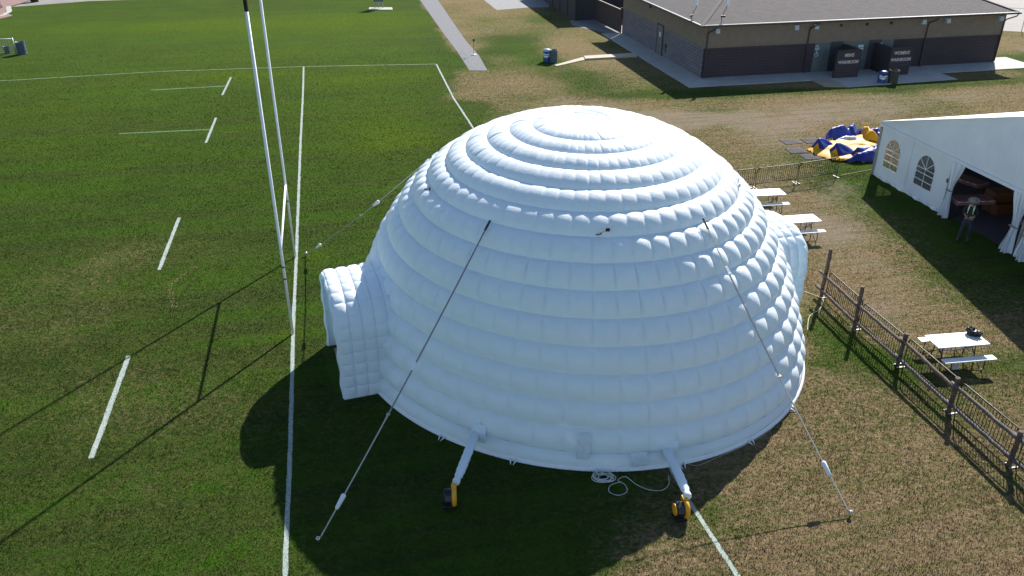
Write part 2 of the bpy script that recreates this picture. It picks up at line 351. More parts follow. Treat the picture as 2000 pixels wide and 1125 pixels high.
# walkway (three slabs edge to edge)
def slabB(name, pts, z, mat=CONC): return slab(name, [bw(*p) for p in pts], z, mat)
slabB('walkway', [(-1.72, -2.08), (0, -2.08), (7.7, -2.08), (24.6, -2.08), (24.6, 1.2), (-1.72, 1.2)], .05)
slabB('walkway', [(-1.72, 1.2), (.1, 1.2), (.1, 16.2), (-1.72, 16.2)], .05)
slabB('patio', [(8.3, -4.2), (16.6, -3.85), (16.6, -2.08), (8.3, -2.08)], .046)
slabB('wood_ramp', [(6.9, -3.75), (8.3, -4.2), (8.3, -2.08), (6.9, -2.08)], .052, simple('ramp_wood', (.33, .28, .20), .8, scale=20))
def brickwall(name, c, mortar, bwid, bh, var=.12):
    m, n, l, b = new_mat(name); tc = n.new('ShaderNodeTexCoord'); v = tc.outputs['Object']
    sx = n.new('ShaderNodeSeparateXYZ'); l.new(v, sx.inputs[0]); cb = n.new('ShaderNodeCombineXYZ')
    l.new(math_(n, l, 'ADD', sx.outputs[0], sx.outputs[1]), cb.inputs[0]); l.new(sx.outputs[2], cb.inputs[1])
    t = n.new('ShaderNodeTexBrick'); l.new(cb.outputs[0], t.inputs['Vector']); t.inputs['Scale'].default_value = 1.0
    t.inputs['Brick Width'].default_value = bwid; t.inputs['Row Height'].default_value = bh; t.inputs['Mortar Size'].default_value = bh * .09; t.inputs['Mortar Smooth'].default_value = .3
    t.inputs['Color1'].default_value = col(tuple(x * (1 - var) for x in c)); t.inputs['Color2'].default_value = col(tuple(x * (1 + var) for x in c)); t.inputs['Mortar'].default_value = col(mortar)
    ns = noise(n, l, .8, 5, .6, v); cc = mixc(n, l, ramp(n, l, ns.outputs[0], [(.3, 0.0), (.75, .25)]).outputs[0], t.outputs[0], tuple(x * 1.6 for x in c))
    l.new(cc, b.inputs['Base Color']); b.inputs['Roughness'].default_value = .8
    bump(n, l, b, math_(n, l, 'MULTIPLY', t.outputs['Fac'], -1.0), .6, .02); return m
DARKBR = brickwall('dark_block', (.052, .038, .044), (.030, .023, .027), .8, .2, .06)
GREYBR = brickwall('grey_block', (.16, .145, .160), (.03, .028, .035), .8, .2)
def siding(name, c, step, axis=2, dark=.45):
    m, n, l, b = new_mat(name); v = objco(n); sx = n.new('ShaderNodeSeparateXYZ'); l.new(v, sx.inputs[0])
    src = sx.outputs[axis] if axis < 3 else math_(n, l, 'ADD', sx.outputs[0], sx.outputs[1])
    fr = math_(n, l, 'FRACT', math_(n, l, 'DIVIDE', src, step))
    ns = noise(n, l, 2.2, 5, .6, v)
    cc = ramp(n, l, ns.outputs[0], [(.3, tuple(x * .88 for x in c)), (.7, tuple(x * 1.12 for x in c))]).outputs[0]
    e = ramp(n, l, fr, [(0.0, 1.0), (.10, 0.0)]).outputs[0]
    l.new(mixc(n, l, e, cc, tuple(x * dark for x in c)), b.inputs['Base Color']); b.inputs['Roughness'].default_value = .8
    bump(n, l, b, fr, .4, .02); return m
TAN = siding('tan_stucco', (.215, .168, .125), .15, dark=.8)
DARKTRIM = simple('dark_brown_trim', (.045, .034, .032), .5, bmp=.05)
m, n, l, b = new_mat('asphalt_shingle'); v = objco(n)
t = n.new('ShaderNodeTexBrick'); l.new(mapping(n, l, v, scale=(1, 1, 1)), t.inputs['Vector']); t.inputs['Scale'].default_value = 1.0
t.inputs['Brick Width'].default_value = .33; t.inputs['Row Height'].default_value = .16; t.inputs['Mortar Size'].default_value = .02; t.inputs['Mortar Smooth'].default_value = .6
t.inputs['Color1'].default_value = (.095, .082, .084, 1); t.inputs['Color2'].default_value = (.150, .130, .128, 1); t.inputs['Mortar'].default_value = (.05, .042, .045, 1)
ns = noise(n, l, 1.6, 6, .7, v); nf = noise(n, l, 45, 3, .7, v)
cc = mixc(n, l, ramp(n, l, ns.outputs[0], [(.3, .0), (.7, .4)]).outputs[0], t.outputs[0], (.125, .108, .108))
cc = mixc(n, l, ramp(n, l, nf.outputs[0], [(.4, .4), (.7, 0.0)]).outputs[0], cc, (.055, .047, .050))
l.new(cc, b.inputs['Base Color']); b.inputs['Roughness'].default_value = .92; bump(n, l, b, t.outputs['Fac'], -.5, .02)
SHINGLE = m
GREYW = simple('painted_grey_recess', (.12, .14, .14), .6, scale=2)
bld = empty('washroom_building', (B0[0], B0[1], 0), BA, 'single-storey washroom building with brown shingled hip roof, tan upper wall and dark block base', 'building')
LB = 22.6; DB = 16.0
mb = MB(); mb.box((LB / 2, DB / 2, 1.0), (LB, DB, 2.0))
lo = mb.build('lower_wall', DARKBR, bld)
mb = MB(); mb.box((-.012, 8.0, 1.0), (.02, DB - .05, 1.99)); mb.build('side_wall', GREYBR, bld)['label'] = 'grey block side wall'
mb = MB(); mb.box((LB / 2, DB / 2, 2.78), (LB + .04, DB + .04, 1.55)); mb.box((LB / 2, DB / 2, 2.02), (LB + .10, DB + .10, .05)); mb.build('upper_wall', TAN, bld)
# roof
ov = .55; ze = 3.55; sl_ = .34; kx = .85
hw = DB / 2 + ov; zr = ze + hw * sl_
rf = MB(); ex = kx * hw
e0, e1, e2, e3 = (-ov, -ov), (LB + ov, -ov), (LB + ov, DB + ov), (-ov, DB + ov)
r1 = (-ov + ex, DB / 2); r2 = (LB + ov - ex, DB / 2)
V = [(*e0, ze), (*e1, ze), (*e2, ze), (*e3, ze), (*r1, zr), (*r2, zr)]
V2 = [(x, y, z - .06) for x, y, z in V]
fcs = [(0, 1, 5, 4), (1, 2, 5), (2, 3, 4, 5), (3, 0, 4)]
rf.add(V + V2, fcs + [tuple(i + 6 for i in reversed(f)) for f in fcs] + [(0, 6, 7, 1), (1, 7, 8, 2), (2, 8, 9, 3), (3, 9, 6, 0)])
roof = rf.build('roof', SHINGLE, bld)
gt = MB(); zg = ze - .045
for a, c_ in ((e0, e1), (e1, e2), (e2, e3), (e3, e0)):
    pass
gt.box((LB / 2, -ov - .055, zg), (LB + 2 * ov + .2, .10, .11)); gt.box((LB / 2, DB + ov + .055, zg), (LB + 2 * ov + .2, .10, .11))
gt.box((-ov - .055, DB / 2, zg), (.10, DB + 2 * ov, .11)); gt.box((LB + ov + .055, DB / 2, zg), (.10, DB + 2 * ov, .11))
gt.build('gutter', DARKTRIM, bld)
cp = MB(); WH = simple('pale_metal_flashing', (.50, .52, .54), .4, bmp=.03)
cp.box((LB / 2, -ov - .02, ze + .022), (LB + 2 * ov, .09, .016)); cp.box((-ov - .02, DB / 2, ze + .022), (.09, DB + 2 * ov - .1, .016)); cp.build('roof_edge_flashing', WH, bld)
sf = MB(); sf.box((LB / 2, -ov / 2 - .02, ze - .10), (LB + 2 * ov, ov - .02, .03)); sf.box((-ov / 2 - .02, DB / 2, ze - .10), (ov - .02, DB, .03)); sf.build('soffit', DARKTRIM, bld)
ridge = MB(); RC = simple('ridge_cap', (.10, .088, .09), .9)
for a, c_ in ((V[0], V[4]), (V[1], V[5]), (V[4], V[5])): ridge.bar(Vector(a) + Vector((0, 0, .012)), Vector(c_) + Vector((0, 0, .012)), .26, .03)
ridge.build('ridge_cap', RC, bld)
# downspouts
def downspout(x):
    d = MB(); pts = [(x + .28, -ov - .05, zg - .05), (x + .26, -ov - .03, zg - .20), (x + .04, -.10, zg - .48), (x, -.075, zg - .62), (x, -.075, .12), (x, -.2, .07)]
    d.tube(pts, .045, 8); d.build('downspout', DARKTRIM, bld)
for x in (.14, 7.45, 16.45): downspout(x)
d = MB(); d.tube([(LB + .45, -ov - .02, zg - .05), (LB + .40, -ov, zg - .20), (LB + .02, -.1, zg - .48), (LB - .06, -.075, zg - .62), (LB - .06, -.075, .12)], .045, 8); d.build('downspout', DARKTRIM, bld)
# wall lamps, vents
LMP = simple('lamp_grey', (.42, .50, .55), .35, bmp=.02)
for x in (.75, 6.4, 7.85, 16.0, 17.9, 22.15):
    k = MB(); k.add([(x - .16, -.021, 3.30), (x + .16, -.021, 3.30), (x + .16, -.021, 2.94), (x - .16, -.021, 2.94), (x - .15, -.20, 3.26), (x + .15, -.20, 3.26), (x + .15, -.26, 2.96), (x - .15, -.26, 2.96)],
                    [(0, 1, 2, 3), (7, 6, 5, 4), (0, 4, 5, 1), (1, 5, 6, 2), (2, 6, 7, 3), (3, 7, 4, 0)]); o = k.build('wall_lamp', LMP, bld, bevel=.01)
for x in (9.75, 11.7, 13.55):
    k = MB(); k.box((x, -.06, 3.1), (.17, .08, .17)); k.build('vent', simple('vent_dark', (.03, .028, .025), .6), bld, bevel=.01)
k = MB(); k.box((-.06, 9.9, 3.1), (.1, .16, .2)); k.build('vent', simple('vent_dark', (.03, .028, .025), .6), bld)
# side door
k = MB(); k.box((-.04, 7.6, 1.06), (.05, 1.0, 2.12)); dr = k.build('door', simple('door_grey', (.12, .12, .13), .5), bld)
f = MB(); f.box((-.05, 7.04, 1.08), (.06, .10, 2.16)); f.box((-.05, 8.16, 1.08), (.06, .10, 2.16)); f.box((-.05, 7.6, 2.17), (.06, 1.22, .08)); f.build('door_frame', DARKTRIM, dr)
f = MB(); f.lathe((-.10, 7.25, 1.0), [(0, -.03), (.035, -.03), (.035, .03), (0, .03)], 12, 'X'); f.build('door_handle', simple('steel', (.5, .5, .5), .3, 1.0), dr)
f = MB(); f.box((-.07, 7.55, 1.5), (.012, .26, .34)); f.build('door_notice', simple('paper_white', (.65, .67, .68), .6), dr)
k = MB(); k.box((-.06, 6.35, .9), (.07, .16, .26)); k.box((-.06, 6.35, .62), (.03, .05, .32)); k.build('hose_bib', DARKTRIM, bld)
# recessed entrance bay between the two screens
k = MB(); k.box((11.05, -.020, 1.0), (6.0, .03, 1.98)); k.build('entrance_recess', GREYW, bld)['label'] = 'grey painted entrance bay between the washroom screens'
k = MB()
for x in (9.7, 12.6): MB().box((x, -.045, 1.02), (.95, .03, 2.04)).build('washroom_door', simple('door_dark', (.05, .052, .056), .5), bld)
LET = simple('pale_lettering', (.62, .55, .52), .6, bmp=.02)
def text_obj(s_, size, name, mat, parent, loc, rot, ext=.012, sx=1.0):
    cu = bpy.data.curves.new(name, 'FONT'); cu.body = s_; cu.size = size; cu.extrude = ext; cu.align_x = 'CENTER'; cu.align_y = 'CENTER'; cu.offset = size * .02
    t = bpy.data.objects.new(name, cu); COL.objects.link(t); bpy.context.view_layer.update()
    me = bpy.data.meshes.new_from_object(t); bpy.data.objects.remove(t); bpy.data.curves.remove(cu)
    me.materials.clear(); me.materials.append(mat); o = bpy.data.objects.new(name, me); COL.objects.link(o)
    o.parent = parent; o.location = loc; o.rotation_euler = rot; o.scale = (sx, 1, 1); return o
def screen(x0, x1, y, side, txt, lab):
    w = x1 - x0; k = MB(); k.box(((x0 + x1) / 2, y, .93), (w, .2, 1.78))
    k.box((side, (y - .035) / 2 + .035, .93), (.2, abs(y) - .17, 1.775))
    o = k.build('privacy_screen', DARKBR, bld, bevel=.008); o['label'] = lab
    c = MB(); c.box(((x0 + x1) / 2, y, 1.835), (w + .06, .26, .03)); c.box((side, y / 2 + .04, 1.834), (.26, abs(y) - .2, .029)); c.build('coping', DARKTRIM, o)
    cx = (x0 + x1) / 2
    text_obj(txt, .30, 'lettering', LET, o, (cx, y - .112, 1.52), (R(90), 0, 0), sx=.85)
    text_obj('WASHROOM', .30, 'lettering', LET, o, (cx, y - .112, 1.08), (R(90), 0, 0), sx=.85)
screen(8.62, 10.38, -1.85, 10.28, "MEN'S", 'block screen lettered MEN\'S WASHROOM')
screen(12.55, 14.15, -1.95, 12.65, "WOMEN'S", 'block screen lettered WOMEN\'S WASHROOM')
PAPER = simple('paper_white', (.65, .67, .68), .6)
k = MB(); k.box((11.55, -.047, 1.66), (.42, .02, .16)); k.box((11.55, -.047, 1.44), (.42, .02, .20)); k.build('notice', PAPER, bld)
k = MB(); k.box((13.0, -.085, 1.78), (.34, .015, .05)); k.box((13.0, -.085, 1.69), (.36, .015, .04)); k.build('notice', PAPER, bld)
# accessibility emblem and small words left of the men's screen
k = MB(); cx, cz, yy = 8.25, 1.25, -.047
k.lathe((cx, yy, cz + .26), [(0, -.006), (.035, -.006), (.035, .006), (0, .006)], 12, 'Y')
k.bar((cx - .01, yy, cz + .20), (cx - .01, yy, cz + .02), .012, .04); k.bar((cx, yy, cz + .02), (cx + .11, yy, cz + .02), .012, .04); k.bar((cx + .11, yy, cz + .02), (cx + .15, yy, cz - .12), .012, .035); k.bar((cx, yy, cz + .12), (cx + .10, yy, cz + .12), .012, .03)
k.tube([(cx + .12 * math.cos(t), yy, cz - .03 + .12 * math.sin(t)) for t in np.linspace(2.2, 5.9, 12)], .014, 6); k.build('accessibility_emblem', PAPER, bld)
k = MB(); k.box((8.22, -.047, 1.80), (.20, .014, .05)); k.box((8.26, -.047, 1.66), (.36, .014, .04)); k.box((8.24, -.047, 1.58), (.30, .014, .035)); k.build('notice', PAPER, bld)
# wireless antennas on the roof
AN = simple('antenna_white', (.75, .78, .78), .4, bmp=.02)
def antenna(s_, t_, lab):
    z = ze + (t_ + ov) * sl_ if t_ < s_ else ze + (s_ + ov) / kx * sl_
    z = min(ze + (t_ + ov) * sl_, ze + (s_ + ov) / kx * sl_)
    e = empty('antenna', (*bw(s_, t_), z), BA, lab, 'antenna', 'antennas on the washroom roof')
    k = MB(); k.tube([(0, 0, -.02), (0, 0, .18), (.16, 0, .42), (.2, 0, .62)], .022, 8); k.box((0, 0, .01), (.3, .2, .03)); k.build('mast', DARKTRIM, e)
    k = MB(); k.box((.22, -.05, .92), (.22, .09, .56)); k.build('antenna_panel', AN, e, bevel=.02)
antenna(1.35, .55, 'white panel antenna near the roof corner, lower of the two')
antenna(-.05, 2.15, 'white panel antenna left of the hip, standing over the side eave')

# ------------------------------------------------------------ dark timber enclosure beyond the building
PLANK = siding('dark_planks', (.040, .036, .042), .16, 3, .4)
PLANKB = siding('brown_planks', (.062, .040, .034), .13, 3, .45)
def wallseg(mb, p, q, z, th=.10, z0=0.0):
    p = Vector((p[0], p[1], 0)); q = Vector((q[0], q[1], 0)); d = q - p; ang = math.atan2(d.y, d.x)
    mb.box(((p.x + q.x) / 2, (p.y + q.y) / 2, (z + z0) / 2), (d.length, th, z - z0), ang)
enc = empty('timber_enclosure', (5.72, 77.08, 0), 0, 'tall dark plank fence enclosure behind the washroom building', 'fence')
o0 = Vector((5.72, 77.08))
mb = MB(); wallseg(mb, (0, 0), (-1.69, 7.84), 2.9); wallseg(mb, (-1.69, 7.84), (-3.2, 14.6), 2.9); mb.build('plank_panel', PLANK, enc)
mb = MB(); wallseg(mb, (0.06, 0), (7.4, 1.6), 2.9, .12); mb.build('plank_panel', PLANK, enc)
mb = MB()
for (x, y) in ((0, 0), (-.55, 2.6), (-1.1, 5.2), (-1.69, 7.84), (2.4, .53), (4.8, 1.06)): MB().box((x - .04, y - .05, 1.5), (.14, .14, 3.0), R(12)).build('post', simple('enclosure_post', (.05, .045, .05), .8), enc)
mb = MB(); mb.box((3.52, .66, 2.55), (.55, .03, .55), R(12.3)); sg = mb.build('sign', PAPER, enc)
mb = MB(); mb.box((3.45, .63, 2.60), (.10, .02, .34), R(12.3)); mb.box((3.62, .66, 2.66), (.10, .02, .22), R(12.3)); mb.build('sign_marks', simple('sign_dark', (.05, .03, .05), .5), sg)
gtm = empty('plank_gate', (9.0, 71.0, 0), R(12.4), 'dark brown plank gate leaning open off the washroom building back corner', 'gate')
mb = MB(); wallseg(mb, (0, .05), (-.3, 5.9), 1.9, .06, .1); mb.build('gate_panel', PLANKB, gtm)
mb = MB(); mb.bar((0, .05, 1.93), (-.3, 5.9, 1.93), .09, .05); mb.build('top_rail', simple('pale_rail', (.35, .30, .24), .7), gtm)
mb = MB(); mb.box((0.02, -.06, 1.05), (.11, .11, 2.1)); mb.build('gate_post', simple('gate_post_brown', (.11, .055, .04), .7), gtm)

# boardwalk of planks toward the blue bins
BW = siding('boardwalk_plank', (.42, .37, .28), .14, 3, .6)
mb = MB(); mb.prism([(3.02, 59.30), (3.16, 58.95), (5.34, 61.0), (5.30, 61.95)], -.01, .05); mb.prism([(5.30, 61.95), (5.34, 61.0), (9.25, 61.95), (9.15, 62.95)], -.01, .12)
tag(mb.build('boardwalk', BW), kind='structure')

# ------------------------------------------------------------ bins
def drum(x, y, r_, h, mat, lab, rz=0.0, tilt=0.0, lidm=None, name='trash_barrel', cat='barrel', group='barrels and bins around the grounds', taper=0.0, label_patch=None):
    e = empty(name, (x, y, 0), rz, lab, cat, group); e.rotation_euler = (tilt, 0, rz)
    prof = [(r_ * (1 - taper), 0), (r_ * (1 - taper) , .02)]
    for i, zz in enumerate(np.linspace(.03, 1, 25)):
        rib = .018 if abs(zz - .36) < .03 or abs(zz - .68) < .03 else 0
        prof.append(((r_ * (1 - taper * (1 - zz)) + rib), h * zz))
    prof += [(r_ + .015, h), (r_ + .015, h + .02), (r_ - .015, h + .02), (r_ - .03, h - .12), (0, h - .14)]
    MB().lathe((0, 0, 0), [(0, 0)] + prof, 28).build('drum', mat, e)
    if lidm:
        MB().lathe((0, 0, h), [(r_ + .02, .015), (r_ + .03, .03), (r_ + .02, .10), (r_ * .8, .17), (r_ * .35, .20), (0, .2)], 28).build('lid', lidm, e)
        MB().lathe((0, -.02, h + .1), [(r_ * .35, .10), (r_ * .3, .02), (0, .02)], 20).build('opening', DARKTRIM, e)
    if label_patch:
        th = np.linspace(-1.0, 1.0, 12) - math.pi / 2 - rz - .2; rr = r_ + .006
        P = [[(rr * math.cos(t), rr * math.sin(t), z + (.10 * abs(t - th.mean()))) for t in th] for z in (h * .42, h * .78)]
        MB().grid(P).build('bin_label', label_patch, e)
    return e
BLUE = simple('bin_blue', (.025, .07, .22), .45, scale=4); BLUEG = simple('drum_blue_grey', (.055, .09, .13), .55, scale=5, var=.35)
BROWNB = simple('drum_brown', (.055, .050, .040), .8, scale=6, var=.4); WHT = simple('white_vinyl', (.7, .72, .74), .5, bmp=.02)
drum(24.25, 54.28, .27, .62, BLUE, 'blue lidded recycling bin with white triangle label on the washroom patio', lidm=BLUE, label_patch=WHT, cat='bin')
drum(24.92, 54.2, .30, .84, BROWNB, 'dark rusty brown drum beside the blue bin on the washroom patio', taper=-.04)
drum(2.50, 60.55, .25, .72, BLUE, 'blue bin with pale lid on the lawn beside a grey drum by the plank ramp', lidm=simple('bin_lid_pale', (.30, .42, .50), .5), label_patch=WHT, cat='bin')
drum(2.98, 60.35, .29, .86, BLUEG, 'rust-rimmed blue-grey steel drum at the low end of the plank ramp')
drum(-36.75, 63.1, .33, .88, BLUEG, 'slate blue ribbed drum leaning behind the grey posts at the left edge')
drum(-38.0, 63.35, .24, .50, simple('tub_navy', (.05, .06, .11), .5), 'small navy tapered tub left of the slate blue drum', taper=.25, cat='bin')
cg = empty('mesh_screen', (-36.9, 62.55, 0), 0, 'grey metal framed mesh screen at the far left edge of the pitch', 'screen')
GALV = simple('galvanised', (.32, .35, .37), .45, .6)
mb = MB(); mb.tube([(0, 0, 0), (0, 0, 1.3)], .045, 8); mb.build('post', GALV, cg)
mb = MB(); mb.tube([(0, 0, 1.22), (-6, -.9, 1.22)], .03, 8); mb.tube([(-3, -.45, 0), (-3, -.45, 1.3)], .04, 8); mb.build('rail', GALV, cg)
mb = MB()
for i in range(40): mb.bar((-.15 * i, -.0225 * i, .05), (-.15 * i - .001, -.0225 * i, 1.2), .008, .008)
for z in np.arange(.1, 1.2, .15): mb.bar((0, 0, z), (-6, -.9, z), .008, .008)
mb.build('mesh', GALV, cg)
# brick corner with kerb, pillar (top left)
slab('brick_paving', [(-49.3, 84.3), (-47.9, 81.2), (-46.2, 79.4), (-47, 76), (-70, 76), (-70, 95), (-49, 95)], .03, brickwall('red_brick_paving', (.22, .13, .11), (.16, .12, .1), .3, .15))
line([(-49.4, 84.6), (-47.7, 81.6), (-47.2, 79.6), (-48.5, 76)], .45, 'kerb', CONC).location.z = .04
slab('gravel', [(-49, 84.4), (-47.9, 84.9), (-43, 88), (-36, 89.5), (-36, 97), (-49, 97)], .012, LOT)
k = MB(); k.box((-50.3, 83.2, 1.6), (1.4, 1.4, 3.2), R(12)); k.box((-50.3, 83.2, .12), (1.6, 1.6, .24), R(12)); tag(k.build('pillar', simple('pillar_dark', (.05, .028, .03), .7), bevel=.03), 'dark brown pillar standing on red paving in the top left corner', 'pillar')
k = MB(); k.lathe((-48.3, 87.5, 0), [(0, 0), (.36, 0), (.38, .5), (.33, .95), (0, 1.0)], 16); tag(k.build('planter_stump', simple('stump', (.03, .035, .02), .9)), 'small dark stump at the edge of the gravel in the top left', 'stump')

# info board on slab
sb = empty('sign_board', (-12.95, 83.6, 0), 0, 'blue-grey board on two posts over a concrete slab at the top edge', 'sign')
for q_ in ([(-.33, 0, 0), (-.33, 0, 2.2)], [(.42, 0, 0), (.42, 0, 2.2)], [(0, .1, 0), (-.05, .2, 1.2)]): MB().tube(q_, .045, 8).build('post', GALV, sb)
mb = MB(); mb.box((.04, -.03, 1.3), (.95, .08, 1.35)); mb.build('board', simple('board_violet', (.10, .11, .20), .5), sb, bevel=.01)
slab('concrete_slab', [(-13.75, 82.54), (-11.44, 82.54), (-11.67, 83.9), (-13.9, 83.9)], .06, CONC)
mk = empty('marker_post', (-2.85, 62.7, 0.012), 0, 'thin dark marker post on a round white base at the path edge', 'marker')
mb = MB(); mb.lathe((0, 0, 0), [(0, 0), (.20, 0), (.19, .04), (.05, .08), (0, .08)], 20); mb.build('base', WHT, mk)
mb = MB(); mb.tube([(0, 0, .05), (0, 0, 1.0)], .014, 8); mb.build('rod', DARKTRIM, mk)
mb = MB(); mb.box((.02, 0, 1.08), (.16, .10, .20)); mb.build('head', simple('head_grey', (.06, .07, .09), .5), mk, bevel=.02)
cl = empty('chain_link_fence', (42.2, 72.2, 0), 0, 'thin chain-link fence along the parking lot at the right edge', 'fence')
mb = MB()
for x in (0.9, 3.9, 6.9): MB().tube([(x, -.25 * x, 0), (x, -.25 * x, 1.9)], .03, 8).build('post', GALV, cl)
mb = MB(); mb.tube([(-2.2, .55, 1.85), (8, -2, 1.85)], .018, 6); mb.build('top_rail', GALV, cl)

# ------------------------------------------------------------ rugby goal
PW = simple('goal_paint', (.80, .81, .82), .38, var=.06, scale=3, bmp=.03)
BK = simple('black_padding', (.012, .012, .014), .6)
RUST = simple('rust', (.12, .05, .03), .9)
rg = empty('rugby_goal', (-6.89, 22.32, 0), 0, 'tall white H-shaped rugby goal standing on the goal line', 'rugby goal')
P2 = (-1.22, 5.58)
mb = MB(); mb.tube([(0, 0, 0), (0, 0, 3.0), (0, 0, 9.75)], [.038, .042, .046], 16); p_ = mb.build('post', PW, rg)
mb = MB(); mb.tube([(0, 0, 9.75), (0, 0, 12.5)], .052, 16); mb.build('post_padding', BK, p_)['label'] = 'black top section'
mb = MB(); mb.tube([(P2[0], P2[1], 0), (P2[0], P2[1], 3.0), (P2[0], P2[1], 12.5)], [.038, .042, .046], 16); p2_ = mb.build('post', PW, rg)
mb = MB(); mb.tube([(0, 0, 2.93), (P2[0], P2[1], 2.86)], .038, 12); mb.build('crossbar', PW, rg)
for (x, y, z) in ((0, 0, 2.35), (0, 0, 1.95), (P2[0], P2[1], 2.25)):
    mb = MB(); mb.tube([(x, y, z - .025), (x, y, z + .025)], .0435, 14); mb.build('rust_band', RUST, rg)
# small lush tufts ring at post feet are in the ground map

# ------------------------------------------------------------ the igloo
def vinyl(name, c, trans):
    m, n, l, b = new_mat(name); v = objco(n)
    big = noise(n, l, .6, 4, .6, v); w1 = noise(n, l, 5.0, 5, .65, v, 1.2); w2 = noise(n, l, 38, 3, .6, mapping(n, l, v, scale=(1, 1, .25)))
    cc = ramp(n, l, big.outputs[0], [(.3, tuple(x * .95 for x in c)), (.7, c)]).outputs[0]
    l.new(cc, b.inputs['Base Color']); b.inputs['Roughness'].default_value = .42; b.inputs['Specular IOR Level'].default_value = .35
    h = math_(n, l, 'ADD', w1.outputs[0], math_(n, l, 'MULTIPLY', w2.outputs[0], .25)); k = bump(n, l, b, h, .30, .035)
    tr = n.new('ShaderNodeBsdfTranslucent'); tr.inputs[0].default_value = (.66, .88, 1.0, 1); l.new(k.outputs[0], tr.inputs['Normal'])
    mx = n.new('ShaderNodeMixShader'); mx.inputs[0].default_value = trans
    l.new(b.outputs[0], mx.inputs[1]); l.new(tr.outputs[0], mx.inputs[2]); l.new(mx.outputs[0], n['Material Output'].inputs[0]); return m
VIN = vinyl('igloo_vinyl', (.85, .91, .96), .22)
VINT = vinyl('tunnel_vinyl', (.85, .91, .96), .22)
HEMW = simple('hem_white', (.78, .79, .80), .6, var=.05, bmp=.1)
IC = (1.92, 22.721)
ig = empty('inflatable_igloo', (IC[0], IC[1], 0), 0, 'huge white inflatable igloo dome with quilted spiral rings and two arched entrances', 'inflatable igloo')
pa, pb, pz0, pe = 7.037, 8.703, -1.906, .812
th = np.linspace(1e-4, math.acos(-pz0 / pb), 1500)
pr_ = pa * np.sin(th) ** pe; pz_ = pz0 + pb * np.cos(th)
arc = np.concatenate([[0], np.cumsum(np.hypot(np.diff(pr_), np.diff(pz_)))]); LT = arc[-1]
tr_, tz_ = np.gradient(pr_, arc + 1e-9 * np.arange(len(arc))), np.gradient(pz_, arc + 1e-9 * np.arange(len(arc)))
def prof_at(s_):
    r_ = np.interp(s_, arc, pr_); z = np.interp(s_, arc, pz_); a = np.interp(s_, arc, tr_); c_ = np.interp(s_, arc, tz_); k = np.hypot(a, c_)
    return r_, z, -c_ / k, a / k          # outward normal (nr, nz)
RL = .676; S0 = .84
NCOL = 60; PER = 12; NPH = NCOL * PER; FR = 18
def squash(phi, z): return 1 - .032 * np.sin(2 * phi) * np.clip(1 - z / 6.0, 0, 1)
def dome_pt(phi, s_, d):
    r_, z, nr, nz = prof_at(s_); R_ = (r_ + (d - .07) * nr) * squash(phi, z)
    return np.stack([R_ * np.cos(phi), R_ * np.sin(phi), np.maximum(z + (d - .07) * nz, .0)], -1)
phi = np.linspace(0, 2 * np.pi, NPH + 1)
def seam(k, ph):                                # arc position of spiral seam number k at azimuth ph (0..2pi)
    t = S0 + RL * (k - 1 + (ph / (2 * np.pi)) + .25)
    if k == 0: return np.full_like(ph, S0)
    if k == 1: return S0 + (t - S0) * sstep(0, 1.3, ph)
    return t
colw = np.abs(((phi / (2 * np.pi) * NCOL) % 1) * 2 - 1)          # 1 at column seam, 0 in the middle
rows = []
# cap disc
cap = []
for f in np.linspace(0, 1, 14):
    s_ = np.full_like(phi, S0 * f); d = .05 * (1 - f ** 4) + .01 * np.cos(6 * phi) * f * (1 - f); cap.append(dome_pt(phi, s_, d))
capP = np.array(cap)
dm_ = MB(); dm_.grid(capP)
jit = np.random.default_rng(3)
k = 0
while True:
    a = seam(k, phi); b_ = seam(k + 1, phi)
    if k == 0: a = np.full_like(phi, S0)
    if a.min() >= LT - .02: break
    a = np.minimum(a, LT); b_ = np.minimum(b_, LT)
    if a[0] >= LT and a[-1] >= LT: break
    wdt = b_ - a
    blk = []
    cj = np.repeat(jit.uniform(-.020, .020, NCOL), PER); cj = np.append(cj, cj[0])
    for i in range(FR + 1):
        f = i / FR; fs = (1 - math.cos(math.pi * f)) / 2            # denser by the seams
        s_ = a + wdt * fs; x = 2 * fs - 1
        w = (1 - abs(x) ** 2.0) ** .82 if abs(x) < 1 else 0.0
        r_, z, _, _ = prof_at(s_); cw = 2 * np.pi * r_ / NCOL
        amp = (.160 - .070 * np.clip((z - 4.8) / 1.4, 0, 1)) * np.minimum(1, wdt / RL)
        cold = np.minimum(1, cw / .62) * np.minimum(1, wdt / RL) ** 2
        cc_ = (1 - colw ** 2.0) ** .72
        # the whole ring sags slightly toward its lower seam, as the cells do under their own weight
        d = amp * w * (1 - (.50 + .20 * np.clip((z - 2.2) / 2.3, 0, 1) - .44 * np.clip((z - 4.6) / 1.2, 0, 1) + .14 * np.cos(phi + .5) * (z < 5)) * cold * (1 - cc_)) + cj * w * .6
        # column seams pull the row seams in as well: scallops
        d = d - .02 * (1 - cc_) * cold * (1 - w)
        blk.append(dome_pt(phi, s_, d))
    dm_.grid(np.array(blk)); k += 1
dm_.build('dome_shell', VIN, ig, merge=True)
# hem strip round the foot
P = []
for (o_, z) in ((-.01, .10), (.035, .07), (.05, .03), (.055, .012)):
    rr = (6.87 + o_ + .02) * squash(phi, 0 * phi) ; P.append(np.stack([rr * np.cos(phi), rr * np.sin(phi), 0 * phi + z], -1))
MB().grid(np.array(P)).build('hem', HEMW, ig)
def foot(ph, out=0.0, z=0.0):
    r_ = (6.9 + out) * (1 - .032 * math.sin(2 * ph)); return Vector((r_ * math.cos(ph), r_ * math.sin(ph), z))
